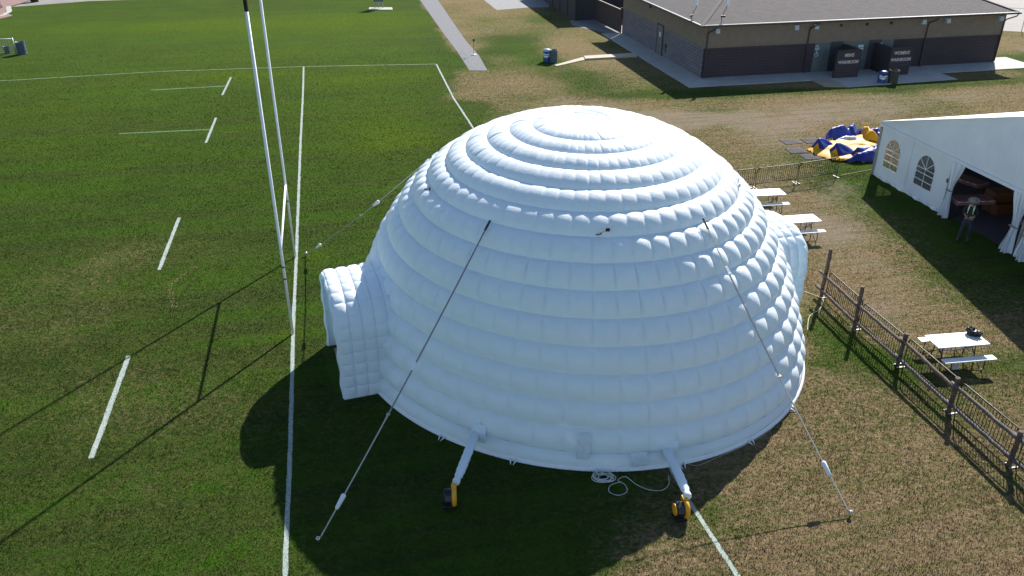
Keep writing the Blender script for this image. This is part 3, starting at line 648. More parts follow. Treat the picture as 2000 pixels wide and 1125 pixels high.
# ground tabs along the hem
for (wx, wy) in ((-1.88, 16.96), (0.0, 16.04), (2.13, 15.75), (4.19, 16.0), (6.01, 17.04), (7.44, 18.45)):
    ph = math.atan2(wy - IC[1], wx - IC[0]); mb = MB(); p = foot(ph, .02, .07); q = Vector((math.cos(ph), math.sin(ph), 0)); t = Vector((-q.y, q.x, 0))
    for sgn in (-1, 1):
        mb.tube([p + t * .07 * sgn, p + q * .08 + t * .06 * sgn - Vector((0, 0, .02)), p + q * .17 + t * .03 * sgn - Vector((0, 0, .055))], [.024, .018, .008], 6)
    mb.build('anchor_tab', HEMW, ig)
# repair patches and access panels with crumpled skin
def surf_patch(ph0, ph1, z0, z1, name, off=.118, cr=.012, mat=None):
    A = np.linspace(ph0, ph1, 22); Bz = np.linspace(z0, z1, 18); P = np.zeros((18, 22, 3)); g = np.random.default_rng(int(ph0 * -100))
    for i, z in enumerate(Bz):
        s_ = np.interp(-z, -pz_, arc); r_, zz, nr, nz = prof_at(np.full(22, s_))
        f = i / 17; o = off + cr * g.standard_normal(22) * .5 + cr * np.sin(np.arange(22) * 1.7 + i) - .035 * abs(2 * f - 1) ** 3
        R_ = (r_ + (o - .07) * nr) * squash(A, zz); P[i] = np.stack([R_ * np.cos(A), R_ * np.sin(A), zz + (o - .07) * nz], -1)
    o = MB().grid(P).build(name, mat or VINT, ig); return o
surf_patch(R(-93), R(-90.4), .33, 1.0, 'access_flap', .172)
surf_patch(R(-82), R(-78.5), .12, .50, 'access_flap', .150, .016)
# entrance tunnels
def tunnel(ax, L0, L1, half, H_, name, door):
    e = []
    # arch curve (c across, z up) as arc-length samples from near foot to far foot
    n_ = 420; tt = np.linspace(0, 1, n_)
    def arch(t, hw, hh):
        # superellipse arch with straight lower legs
        leg = .36; out = np.zeros((len(t), 2)); 
        zl = hh - hw * .80
        for i, x in enumerate(t):
            if x < leg: out[i] = (-hw, zl * x / leg)
            elif x > 1 - leg: out[i] = (hw, zl * (1 - x) / leg)
            else:
                a = math.pi * (1 - (x - leg) / (1 - 2 * leg)); out[i] = (hw * math.copysign(abs(math.cos(a)) ** .80, math.cos(a)), zl + (hh - zl) * abs(math.sin(a)) ** .80)
        return out
    NC = 22; NL = 5; cells = np.abs(((tt * NC) % 1) * 2 - 1)
    A = arch(tt, half, H_); al_ = np.concatenate([[0], np.cumsum(np.hypot(*np.diff(A, axis=0).T))]); q_ = np.linspace(0, al_[-1], n_); A = np.stack([np.interp(q_, al_, A[:, 0]), np.interp(q_, al_, A[:, 1])], 1); tn = np.gradient(A, axis=0); tn /= np.linalg.norm(tn, axis=1)[:, None]; nm = np.stack([-tn[:, 1], tn[:, 0]], 1)
    ux, uy = math.cos(ax), math.sin(ax)
    def world(u, c_, z): return np.stack([ux * u - uy * c_, uy * u + ux * c_, z], -1)
    rowsP = []; NJ = 14
    for j in range(NL):
        for i in range(NJ + 1 if j == NL - 1 else NJ):
            f = i / NJ; fs = (1 - math.cos(math.pi * f)) / 2; x = abs(2 * fs - 1); w = (1 - x ** 2.2) ** .55 if x < 1 else 0
            u = L0 + (L1 - L0) * (j + fs) / NL
            cw_ = (1 - cells ** 2.2) ** .6; d = .062 * w * (1 - .60 * (1 - cw_)) + (.10 * (1 - (u - L0) / (L1 - L0)) ** 3)
            q = A + nm * d[:, None]; rowsP.append(world(u, q[:, 0], np.maximum(q[:, 1], 0.0)))
    # rolled lip and inner wall
    th_ = .17
    for a in np.linspace(.0, math.pi, 14):
        inn = th_ / 2 * (1 - math.cos(a)); u = L1 + .07 * math.sin(a); bu = .02 * np.cos(tt * 60) * math.sin(a)
        q = A - nm * inn; rowsP.append(world(u + bu, q[:, 0], np.maximum(q[:, 1], 0.0)))
    for u in np.linspace(L1, L0 - .4, 8):
        q = A - nm * (th_ + (.02 * math.sin(u * 9))); rowsP.append(world(u, q[:, 0], np.maximum(q[:, 1], 0.0)))
    mb = MB(); mb.grid(np.array(rowsP)); o = mb.build('entrance_tunnel', VINT, ig); o['label'] = name
    for sgn in (-1, 1): MB().bar(world(L0 + .2, sgn * (half + .03), .025).tolist(), world(L1 + .02, sgn * (half + .03), .025).tolist(), .03, .05).build('hem', HEMW, o)
    # door flap hanging inside the mouth
    fl = MB(); g = []
    for z in np.linspace(.03, H_ - th_ - .12, 14):
        row = []
        for c_ in np.linspace(-half * .92 + th_ * .6, half * .1, 18):
            lim = half - th_; zz = z
            row.append(world(L1 - .35 + .04 * math.sin(c_ * 16 + z), c_, zz))
        g.append(row)
    if door:
        fl.grid(np.array(g)); fl.build('door_flap', HEMW, o)
    return o
tunnel(R(199), 5.75, 7.46, 1.56, 2.92, 'left arched entrance tunnel', False)
tunnel(R(17.5), 5.75, 7.30, 1.50, 2.86, 'right arched entrance tunnel', False)
# dim floor mat seen through the left mouth
mb = MB(); c_, s_ = math.cos(R(197.5)), math.sin(R(197.5))
mb.prism([(c_ * u - s_ * v_, s_ * u + c_ * v_) for u, v_ in ((4.0, -1.0), (7.4, -1.0), (7.4, 1.0), (4.0, 1.0))], .0, .02); mb.build('floor_mat', simple('mat_tan', (.30, .19, .11), .9), ig)
# inflation tubes
BLW = [((-1.46, 14.72), (-.96, 16.35, .52)), ((3.86, 14.22), (3.84, 15.95, .50))]
def inflation_tube(a, mid, b_):
    a, mid, b_ = Vector(a), Vector(mid), Vector(b_); pts = []
    for t in np.linspace(0, 1, 26): pts.append(a * (1 - t) ** 2 + mid * 2 * t * (1 - t) + b_ * t * t)
    rr = [.085 + .025 * min(1, i / 8) + .006 * math.sin(i * 2.1) + (-.02 if i in (3,) else 0) for i in range(26)]
    o = MB().tube(pts, rr, 16).build('inflation_tube', VINT, ig); return o
def L(p): return (p[0] - IC[0], p[1] - IC[1], p[2])
t1 = inflation_tube(L((-1.30, 14.78, .52)), L((-1.12, 15.4, .62)), L((-.90, 16.75, .50)))
t2 = inflation_tube(L((3.98, 14.32, .50)), L((3.90, 15.0, .62)), L((3.72, 16.45, .42)))
surf_patch(R(-115.8), R(-112.4), .30, .80, 'tube_collar', .185, .006); surf_patch(R(-75.2), R(-72.2), .22, .70, 'tube_collar', .180, .006)
YEL = simple('blower_yellow', (.78, .36, .015), .35, var=.08, bmp=.02); BLKP = simple('black_plastic', (.016, .015, .022), .4, bmp=.03)
def blower(x, y, rz, lab, inlet):
    e = empty('air_blower', (x, y, 0), rz, lab, 'air blower', 'air blowers feeding the igloo')
    mb = MB(); prof = [(0, -.17), (.12, -.17), (.15, -.15), (.185, -.13), (.195, -.02), (.195, .03), (0, .03)]
    mb.lathe((0, 0, .26), prof, 8, 'X', False); o = mb.build('motor_housing', BLKP, e, bevel=.012)
    if inlet: MB().lathe((-.175, 0, .26), [(0, -.01), (.13, -.01), (.145, .0), (.145, .02), (.12, .03), (.0, .03)], 28, 'X').build('inlet_grille', YEL, o)
    MB().lathe((.085, 0, .26), [(0, -.055), (.19, -.055), (.225, -.04), (.235, 0), (.225, .04), (.19, .055), (.08, .06), (0, .06)], 32, 'X').build('volute', YEL, e)
    mb = MB(); mb.box((.085, .10, .43), (.12, .16, .16)); mb.build('outlet', YEL, e, bevel=.015)
    mb = MB(); mb.tube([(-.12, -.05, .43), (-.12, -.05, .50), (-.04, -.05, .51), (.0, -.05, .43)], .014, 8); mb.build('handle', BLKP, e)
    mb = MB(); mb.box((-.04, -.11, .035), (.30, .07, .07)); mb.box((-.04, .11, .035), (.30, .07, .07)); mb.box((-.04, 0, .09), (.2, .2, .06)); mb.build('foot', BLKP, e, bevel=.01)
    return e
blower(-1.42, 14.62, R(4), 'yellow and black air blower under the tube nearest the left entrance', False)
blower(3.84, 14.22, R(10), 'yellow and black air blower with yellow inlet disc, by the painted line on the right', True)
# guy lines
WEB = simple('webbing_grey', (.42, .42, .38), .7, var=.1, bmp=.1); WEBD = simple('webbing_dark', (.21, .215, .225), .8); BLKW = simple('black_webbing', (.02, .02, .022), .7)
SLV = simple('sleeve_white', (.74, .77, .80), .5, var=.05); STEEL = simple('steel', (.5, .5, .5), .3, 1.0)
def guy(a, b_, lab, items, sag=.10, w=.029, dark=(0,)):
    a, b_ = Vector(a), Vector(b_); e = empty('guy_line', b_, 0, lab, 'guy line', 'guy lines staking down the igloo')
    def P(t): p = a.lerp(b_, t) - b_; p.z -= sag * 4 * t * (1 - t); return p
    cuts = [0] + [i[0] for i in items] + [1]; 
    for k_ in range(len(cuts) - 1):
        mb = MB(); n_ = 10
        for j in range(n_):
            u0 = cuts[k_] + (cuts[k_ + 1] - cuts[k_]) * j / n_; u1 = cuts[k_] + (cuts[k_ + 1] - cuts[k_]) * (j + 1) / n_
            mb.bar(P(u0), P(u1), w * (1.15 if k_ in dark else .9), .018)
        mb.build('strap', WEBD if k_ in dark else WEB, e)
    d = (b_ - a).normalized()
    for t, kind in items:
        p = P(t)
        if kind == 'sleeve':
            mb = MB(); mb.tube([p - d * .19, p - d * .16, p + d * .0, p + d * .15, p + d * .18], [.03, .058, .052, .045, .025], 10); mb.build('sleeve', SLV, e)
        elif kind == 'buckle':
            mb = MB(); mb.box(p, (.20, .085, .045), M=d.to_track_quat('X', 'Z').to_matrix()); mb.box(p + d * .10, (.05, .11, .05), M=d.to_track_quat('X', 'Z').to_matrix()); mb.build('buckle', SLV, e, bevel=.01)
        else:
            mb = MB(); mb.lathe(p, [(.03, -.008), (.045, -.008), (.045, .008), (.03, .008), (.03, -.008)], 14); mb.bar(p - d * .12, p - d * .03, .03, .02); mb.bar(p + d * .03, p + d * .14, .045, .012); mb.build('ring', STEEL, e)
    mb = MB(); p = P(0); mb.bar(p - d * .16, p + d * .10, .055, .02); mb.lathe(p + d * .12, [(.02, -.01), (.035, -.01), (.035, .01), (.02, .01), (.02, -.01)], 12); mb.build('hook_loop', BLKW, e)
    mb = MB(); mb.tube([(0, 0, -.15), (0, 0, .10)], .018, 8); mb.lathe((0, 0, .07), [(.015, -.02), (.05, -.012), (.06, .01), (.03, .03), (0, .03)], 12); mb.build('stake', STEEL, e)
guy((-.61, 18.82, 5.22), (-4.24, 13.43, .06), 'guy line at the front left, crossing the dome and staked beside the goal line', [(.464, 'buckle'), (.617, 'ring'), (.885, 'sleeve')], dark=(0, 1))
guy((4.84, 19.02, 5.18), (7.71, 14.25, .06), 'guy line at the front right, staked in the dry brown grass', [(.165, 'buckle'), (.534, 'ring'), (.85, 'sleeve')], dark=(1,))
guy((-2.52, 23.91, 5.2), (-7.72, 27.99, .06), 'guy line behind the left entrance, staked at the foot of the far goal post', [(.38, 'sleeve'), (.50, 'ring'), (.88, 'sleeve')], .12, .04, dark=())
# spare loops on the dome shoulder
for k_ in (-159, -87, -15, 21):
    a = R(k_); s_ = np.interp(-5.25, -pz_, arc); r_, z, nr, nz = prof_at(s_); rr = (r_ + .06 * nr); p = Vector((rr * math.cos(a), rr * math.sin(a), z + .06)); t = Vector((-math.sin(a), math.cos(a), 0)); o_ = Vector((math.cos(a), math.sin(a), 0))
    mb = MB(); mb.bar(p + t * .10 + Vector((0, 0, .06)), p + t * .20 + Vector((0, 0, .06)), .02, .09); mb.bar(p - t * .14 + o_ * .05 - Vector((0, 0, .04)), p + o_ * .04 - Vector((0, 0, .02)), .05, .03); mb.tube([p - t * .04 + o_ * .05, p + t * .05 + o_ * .05 + Vector((0, 0, .03)), p + t * .12 + Vector((0, 0, .05))], .006, 5)
    mb.build('webbing_loop', BLKW, ig)
# rope coil and cords on the grass
ROPE = simple('white_rope', (.62, .62, .58), .7, var=.08)
mb = MB(); pts = []
for i in range(190):
    t = i / 190 * 2 * math.pi * 7; rr = .16 + .05 * math.sin(t * .37) + .04 * math.sin(t * 1.13); pts.append((2.20 + rr * math.cos(t) * 1.25 + .03 * math.sin(t * .2), 15.52 + rr * math.sin(t) * .85, .02 + .0004 * i))
mb.tube(pts, .010, 6); tag(mb.build('rope_coil', ROPE), 'coil of white rope lying on shaded grass at the front of the igloo', 'rope')
def cord(pts, r_, mat, name, lab, cat='cord'):
    P = [Vector((p[0], p[1], p[2] if len(p) > 2 else .015)) for p in pts]; out = []
    for i in range(len(P) - 1):
        p0, p1, p2, p3 = P[max(0, i - 1)], P[i], P[i + 1], P[min(len(P) - 1, i + 2)]
        for t in np.linspace(0, 1, 9)[:-1]:
            out.append(.5 * ((2 * p1) + (p2 - p0) * t + (2 * p0 - 5 * p1 + 4 * p2 - p3) * t * t + (-p0 + 3 * p1 - 3 * p2 + p3) * t ** 3))
    out.append(P[-1]); return tag(MB().tube(out, r_, 6).build(name, mat), lab, cat)
cord([(2.62, 15.40), (2.36, 15.28), (2.30, 15.05), (2.50, 14.93), (2.72, 15.05), (2.70, 15.30), (2.55, 15.45), (2.75, 15.58), (2.98, 15.30), (3.25, 15.12), (3.55, 15.10), (3.75, 15.30), (3.80, 15.62)], .009, ROPE, 'power_cord', 'pale looping cord running from the rope coil to the right air tube')
cord([(4.35, 16.05), (4.6, 16.0), (5.1, 16.28), (5.9, 16.75), (6.6, 17.25), (7.2, 17.95), (7.65, 18.7), (7.85, 19.2)], .009, simple('cord_beige', (.40, .36, .26), .7), 'power_cord', 'thin beige cord curving round the right foot of the igloo')
cord([(9.35, 22.5), (9.7, 23.4), (10.2, 23.9), (10.5, 24.55, .05), (10.1, 25.1), (9.75, 25.7)], .010, simple('cord_cream', (.66, .64, .46), .7), 'rope', 'cream rope looped from the right entrance to the first fence post', 'rope')
cord([(15.3, 36.6, .05), (16.1, 36.8, .12), (16.9, 36.9, .25)], .010, simple('cord_yellow', (.45, .48, .12), .7), 'rope', 'yellow rope from the tent corner to the end barrier', 'rope')

# ------------------------------------------------------------ log fence and crowd barriers
m, n, l, b = new_mat('weathered_log'); v = objco(n)
a1 = noise(n, l, 1.0, 6, .7, mapping(n, l, v, scale=(9, 9, 9))); a2 = noise(n, l, 40, 4, .7, v)
c = ramp(n, l, a1.outputs[0], [(.3, (.060, .036, .028)), (.55, (.115, .080, .066)), (.75, (.20, .165, .145))]); l.new(c.outputs[0], b.inputs['Base Color']); b.inputs['Roughness'].default_value = .85
bump(n, l, b, math_(n, l, 'ADD', a1.outputs[0], a2.outputs[0]), .6, .02); LOG = m
m, n, l, b = new_mat('grey_log'); v = objco(n)
a1 = noise(n, l, 8.0, 6, .7, v); c = ramp(n, l, a1.outputs[0], [(.3, (.055, .042, .038)), (.6, (.12, .10, .092)), (.8, (.20, .18, .165))]); l.new(c.outputs[0], b.inputs['Base Color']); b.inputs['Roughness'].default_value = .85; bump(n, l, b, a1.outputs[0], .6, .02); LOGG = m
FP = [(10.52, 24.76, 1.80), (10.88, 22.64, 1.50), (11.35, 20.48, 1.10), (11.8, 18.21, 1.12), (12.26, 16.0, 1.08), (12.72, 13.8, 1.1)]
lf = empty('log_fence', (FP[0][0], FP[0][1], 0), 0, 'rustic fence of dark log posts and two log rails right of the igloo', 'fence')
o0 = Vector((FP[0][0], FP[0][1], 0))
def rough(a, b_, r_, n_=14, seed=0):
    g = random.Random(seed); a, b_ = Vector(a), Vector(b_); pts = []; rs = []
    for i in range(n_):
        t = i / (n_ - 1); pts.append(a.lerp(b_, t) + Vector((g.uniform(-.009, .009), g.uniform(-.009, .009), g.uniform(-.009, .009)))); rs.append(r_ * g.uniform(.9, 1.1))
    return pts, rs
for i, (x, y, h) in enumerate(FP):
    p = Vector((x, y, 0)) - o0; g = random.Random(i); q = p + Vector((g.uniform(-.03, .05), g.uniform(-.03, .03), h)); pts, rs = rough(p - Vector((0, 0, .05)), q, .062, 12, i); MB().tube(pts, rs, 12).build('post', LOG, lf)
for i in range(len(FP) - 1):
    a = Vector((FP[i][0] - .075, FP[i][1] + .12, 0)) - o0; c_ = Vector((FP[i + 1][0] - .075, FP[i + 1][1] - .12, 0)) - o0; g = random.Random(50 + i)
    for z in (.88, .30):
        if i == 0: a2_ = a + Vector((-.03, .10, 0))
        else: a2_ = a
        pts, rs = rough(a2_ + Vector((0, 0, z + g.uniform(-.03, .03))), c_ + Vector((.0, 0, z + g.uniform(-.03, .03))), .052, 16, i * 7 + int(z * 10)); MB().tube(pts, rs, 10).build('rail', LOGG if (z > .5 and i > 2) or (z < .5 and i > 1) else LOG, lf)
BSTEEL = simple('black_steel', (.020, .016, .015), .5, bmp=.03); FOOTW = simple('barrier_foot', (.38, .37, .34), .5, .0)
def make_barrier(lab, group):
    e = empty('crowd_barrier', (0, 0, 0), 0, lab, 'barrier', group); Lb = 2.12
    pts = []; z0, z1, r_ = .22, .97, .12
    for cx, cz, a0 in ((Lb / 2 - r_, z1 - r_, 0), (-Lb / 2 + r_, z1 - r_, 90), (-Lb / 2, z0, None), (Lb / 2, z0, None)):
        if a0 is None: pts.append((cx, 0, cz))
        else:
            for t in np.linspace(a0, a0 + 90, 6): pts.append((cx + r_ * math.cos(R(t)), 0, cz + r_ * math.sin(R(t))))
    MB().tube(pts, .019, 8, closed=True).build('frame', BSTEEL, e)
    mb = MB()
    for i in range(1, 20):
        x = -Lb / 2 + Lb * i / 20; mb.tube([(x, 0, z0), (x, 0, z1 - .01)], .009, 6, cap=False)
    mb.bar((-.22, .0, .66), (.12, .0, .66), .012, .02); mb.build('bars', BSTEEL, e)
    for x in (-Lb / 2 + .03, Lb / 2 - .03):
        mb = MB(); mb.tube([(x, 0, .0), (x, 0, z0)], .017, 8); mb.build('leg', BSTEEL, e)
        mb = MB(); mb.box((x, 0, .016), (.045, .40, .012)); mb.build('foot', FOOTW, e)
    mb = MB(); mb.box((Lb / 2 - .10, 0, .93), (.10, .03, .05)); mb.build('coupling', BSTEEL, e)
    return e
bar0 = make_barrier('black steel crowd barrier between the two tallest log posts', 'crowd barriers along the log fence')
labs = ['black steel crowd barrier between the two tallest log posts', 'black steel crowd barrier between the second and third log posts', 'black steel crowd barrier behind the log rails, nearest the table with the bag', 'black steel crowd barrier between the fourth and fifth log posts', 'black steel crowd barrier cut off by the right edge, beyond the fifth log post']
for i in range(5):
    a = Vector((FP[i][0], FP[i][1])); c_ = Vector((FP[i + 1][0], FP[i + 1][1])); mid = (a + c_) / 2 + Vector((.13, .03)); d = c_ - a
    o = bar0 if i == 0 else copy_tree(bar0); o.location = (mid.x, mid.y, 0); o.rotation_euler = (R((-.6, .8, -1.0, .5, .3)[i]), 0, math.atan2(d.y, d.x)); o['label'] = labs[i]; o.scale = (d.length / 2.24, 1, (1, .98, 1.0, 1.02, 1)[i])
labs2 = ['black crowd barrier beside the deflated play structure, right end of its row', 'black crowd barrier in the middle of the row behind the picnic tables', 'black crowd barrier half hidden by the dome, left end of its row']
EP = [(15.19, 36.57), (13.01, 35.69), (10.90, 35.04), (8.8, 34.4)]
for i in range(3):
    a = Vector(EP[i]); c_ = Vector(EP[i + 1]); mid = (a + c_) / 2; d = c_ - a; o = copy_tree(bar0); o.location = (mid.x, mid.y, 0); o.rotation_euler = (R((1, -1, .5)[i]), 0, math.atan2(d.y, d.x)); o.scale = (d.length / 2.2, 1, .98)
    o['label'] = labs2[i]; o['group'] = 'crowd barriers behind the picnic tables'

# ------------------------------------------------------------ picnic tables
TW = simple('table_white', (.68, .69, .70), .5, var=.10, scale=3, bmp=.05)
def make_table(lab):
    e = empty('picnic_table', (0, 0, 0), 0, lab, 'picnic table', 'white picnic tables on the dry grass'); Lt = 1.62
    for y in (-.245, 0, .245): mb = MB(); mb.box((0, y, .74), (Lt, .236, .035)); mb.build('top_board', TW, e, bevel=.008)
    for y in (-.60, .60): mb = MB(); mb.box((.06, y, .44), (Lt, .24, .035)); mb.build('bench', TW, e, bevel=.008)
    for x in (-.52, .52):
        mb = MB()
        for s_ in (-1, 1):
            mb.tube([(x, .14 * s_, .72), (x, .26 * s_, .02)], .017, 8)
            mb.tube([(x + .03, -.05 * s_, .50), (x + .03, .50 * s_, .06), (x + .03, .58 * s_, .03), (x + .03, .66 * s_, .08), (x + .03, .66 * s_, .30), (x + .03, .60 * s_, .425)], .016, 8)
            mb.tube([(x + .03, .48 * s_, .425), (x + .03, .72 * s_, .425)], .014, 6)
            mb.tube([(x + .03, .62 * s_, .08), (x + .03, .62 * s_, .0)], .014, 6)
        mb.tube([(x, -.36, .715), (x, .36, .715)], .016, 8); mb.build('leg_frame', BSTEEL, e)
    mb = MB(); mb.tube([(-.52, 0, .40), (.52, 0, .40)], .014, 8); mb.tube([(-.52, 0, .30), (-.12, 0, .71)], .012, 6); mb.tube([(.52, 0, .30), (.12, 0, .71)], .012, 6); mb.build('brace', GALV, e)
    return e
t0_ = make_table('white picnic table right of the log fence, with a black bag on top')
t0_.location = (13.06, 20.74, 0); t0_.rotation_euler = (0, 0, R(8))
t1_ = copy_tree(t0_); t1_.location = (11.16, 29.78, 0); t1_.rotation_euler = (0, 0, R(9.5)); t1_['label'] = 'empty white picnic table just beyond the right entrance tunnel'
t2_ = copy_tree(t0_); t2_.location = (10.62, 32.62, 0); t2_.rotation_euler = (0, 0, R(8)); t2_['label'] = 'empty white picnic table half behind the dome, nearest the far barriers'
# black bag: crumpled
def crumple(name, c, size, mat, lab, cat, seed, parent=None, sharp=.25):
    b_ = bmesh.new(); bmesh.ops.create_icosphere(b_, subdivisions=5, radius=1); g = np.random.default_rng(seed); D = g.standard_normal((26, 3)); D /= np.linalg.norm(D, axis=1)[:, None]; K = g.uniform(1.5, 5, 26); Ph = g.uniform(0, 6, 26)
    for v_ in b_.verts:
        p = np.array(v_.co); f = 1.0
        for d, k_, h_ in zip(D, K, Ph): f += sharp * .14 * (1 - abs(math.sin(k_ * float(p @ d) + h_)) * 2)
        z = p[2] * size[2] * f; v_.co = Vector((p[0] * size[0] * f, p[1] * size[1] * f, max(z, -size[2] * .45)))
    me = bpy.data.meshes.new(name); b_.to_mesh(me); b_.free(); me.materials.append(mat)
    for p in me.polygons: p.use_smooth = True
    o = bpy.data.objects.new(name, me); COL.objects.link(o); o.location = c
    return tag(o, lab, cat)
BAGM = simple('bag_black', (.010, .010, .012), .32, bmp=.1)
bg_ = empty('shoulder_bag', (13.66, 20.98, .76), R(-20), 'crumpled black bag lying on the near picnic table top', 'bag')
o = crumple('bag_body', (0, 0, .065), (.27, .17, .16), BAGM, None, None, 5, sharp=.28); o.parent = bg_
o = crumple('bag_flap', (-.10, .05, .13), (.15, .12, .13), BAGM, None, None, 6, sharp=.3); o.parent = bg_
mb = MB(); mb.tube([(-.22, .0, .1), (-.12, -.14, .20), (.06, -.16, .16), (.22, -.05, .1)], .012, 6); mb.build('strap', BAGM, bg_)
crumple('carrier_bag', (12.98, 20.32, .09), (.17, .13, .18), simple('bag_white', (.62, .60, .55), .5), 'white and black carrier bag on the grass under the near bench of the picnic table', 'bag', 8, sharp=.5)

# ------------------------------------------------------------ marquee tent
TA = R(12.0)
TX, TY = 16.95, 36.9
tent = empty('marquee_tent', (TX, TY, 0), TA, 'large white marquee tent with arched windows and tied-back curtains at the right edge', 'tent')
m, n, l, b = new_mat('tent_pvc'); v = objco(n)
a1 = noise(n, l, .9, 5, .6, v); a2 = noise(n, l, 4.0, 5, .6, mapping(n, l, v, scale=(1, 1, .5)), 1.0)
c = ramp(n, l, a1.outputs[0], [(.3, (.60, .66, .71)), (.7, (.68, .74, .79))]); l.new(c.outputs[0], b.inputs['Base Color']); b.inputs['Roughness'].default_value = .5
k = bump(n, l, b, a2.outputs[0], .35, .06); tr = n.new('ShaderNodeBsdfTranslucent'); l.new(c.outputs[0], tr.inputs[0]); mx = n.new('ShaderNodeMixShader'); mx.inputs[0].default_value = .02
l.new(b.outputs[0], mx.inputs[1]); l.new(tr.outputs[0], mx.inputs[2]); l.new(mx.outputs[0], n['Material Output'].inputs[0]); PVC = m
m, n, l, b = new_mat('window_film'); b.inputs['Base Color'].default_value = (.6, .65, .68, 1); b.inputs['Roughness'].default_value = .12
tp = n.new('ShaderNodeBsdfTransparent'); tp.inputs[0].default_value = (.50, .49, .46, 1); mx = n.new('ShaderNodeMixShader'); mx.inputs[0].default_value = .86; l.new(b.outputs[0], mx.inputs[1]); l.new(tp.outputs[0], mx.inputs[2]); l.new(mx.outputs[0], n['Material Output'].inputs[0]); FILM = m
EH = 2.42; TWD = 20.0; RS = .31; TD = 15.0
TENTM = simple('tent_aluminium', (.35, .37, .40), .35, .6, bmp=.02)
def panel_with_holes(name, y0, y1, z0, z1, wins, x=0.0):
    outer = [(y0, z0), (y1, z0), (y1, z1), (y0, z1)]
    loops = [outer]
    for c_, zb, hw_, zs in wins:
        lp = [(c_ - hw_, zb), (c_ - hw_, zs)] + [(c_ - hw_ * math.cos(t), zs + hw_ * 1.05 * math.sin(t)) for t in np.linspace(0, math.pi, 18)[1:-1]] + [(c_ + hw_, zs), (c_ + hw_, zb)]
        loops.append(lp)
    tris = tessellate_polygon([[Vector((p[0], p[1], 0)) for p in lp] for lp in loops]); flat = [p for lp in loops for p in lp]
    o = MB().add([(x, p[0], p[1]) for p in flat], [tuple(t) for t in tris]).build(name, PVC, tent)
    for lp, (c_, zb, hw_, zs) in zip(loops[1:], wins):
        w = MB().add([(x + .004, p[0], p[1]) for p in lp], [tuple(range(len(lp)))]).build('window', FILM, tent)
        f = MB(); q = x - .012
        for zz in (zb + (zs - zb) * .36, zb + (zs - zb) * .74): f.bar((q, c_ - hw_, zz), (q, c_ + hw_, zz), .012, .028)
        f.bar((q + .001, c_, zb), (q + .001, c_, zs + hw_), .012, .028)
        for a in (40, 140): f.bar((q + .002, c_, zs), (q + .002, c_ + hw_ * math.cos(R(a)), zs + hw_ * math.sin(R(a))), .012, .024)
        f.bar((q, c_ - hw_, zs), (q, c_ + hw_, zs), .012, .028)
        f.tube([(q, p[0], p[1]) for p in lp], .016, 6, closed=True)
        f.build('window_bars', simple('window_bar_white', (.74, .75, .76), .5), w)
# gable end wall (x = 0, y from 0 to -20), slightly wrinkled skirt
panel_with_holes('wall_panel', -4.85, -2.36, .10, EH - .02, [(-3.42, .62, .58, 1.42)])
panel_with_holes('wall_panel', -2.36, -.04, .10, EH - .02, [(-1.12, .62, .52, 1.45)])
mb = MB(); P = []
for z in (.12, .06, .012):
    P.append([(-.03 - .10 * (.12 - z) - .03 * math.sin(y * 5.3) * (1 if z < .1 else 0) - .025 * math.sin(y * 11 + z * 20), y, z) for y in np.linspace(-4.87, -.02, 60)])
mb.grid(np.array(P)).build('mud_skirt', PVC, tent)
mb = MB(); mb.bar((-.014, -2.36, .1), (-.014, -2.36, EH - .05), .02, .05); mb.build('wall_seam', PVC, tent)
# gable triangle above the eave line
hr = TWD / 2 * RS
P = []; ny = 60
for f in np.linspace(0, 1, 9):
    row = []
    for y in np.linspace(0, -TWD, ny):
        top = EH + .12 + (TWD / 2 - abs(-y - TWD / 2)) * RS; row.append((-.05 - .05 * math.sin(f * math.pi) * math.sin(y * 1.3) * .4, y, EH - .06 + (top - EH + .06) * f))
    P.append(row)
MB().grid(np.array(P)).build('gable_panel', PVC, tent)
mb = MB(); mb.bar((-.085, .05, EH - .02), (-.085, -TWD, EH - .02), .035, .14); mb.build('valance', PVC, tent)
# roof
mb = MB(); P = [[(x, y, EH + .14 + (TWD / 2 - abs(-y - TWD / 2)) * RS - .05 * math.sin(x * .628) ** 2 * 0) for y in (0.12, -TWD / 2, -TWD - .12)] for x in np.linspace(-.12, TD, 16)]
mb.grid(np.array(P), smooth=False); rfo = mb.build('roof', PVC, tent); sm_ = rfo.modifiers.new('thick', 'SOLIDIFY'); sm_.thickness = .03
# far side wall closed beyond the first bay, back wall
mb = MB(); mb.box((2.0 + (TD - 2) / 2, -.02, EH / 2 + .03), (TD - 2, .02, EH + .1)); mb.box((TD, -TWD / 2, 1.3), (.02, TWD, EH + .3)); mb.box((TD / 2, -TWD, 1.25), (TD, .02, 2.6)); mb.build('wall_panel', PVC, tent)
# poles
for y in (-.03, -4.98, -9.15, -14.2, -TWD): mb = MB(); mb.box((-.02, y, EH / 2), (.10, .12, EH)); mb.build('pole', TENTM, tent, bevel=.008)
for x in (5, 10, 15): mb = MB(); mb.box((x, -.03, EH / 2), (.12, .10, EH)); mb.build('pole', TENTM, tent, bevel=.008)
for x in (5, 10):
    mb = MB(); mb.bar((x, 0, EH + .02), (x, -TWD / 2, EH + .02 + hr), .08, .14); mb.bar((x, -TWD, EH + .02), (x, -TWD / 2, EH + .02 + hr), .08, .14); mb.build('rafter', TENTM, tent)
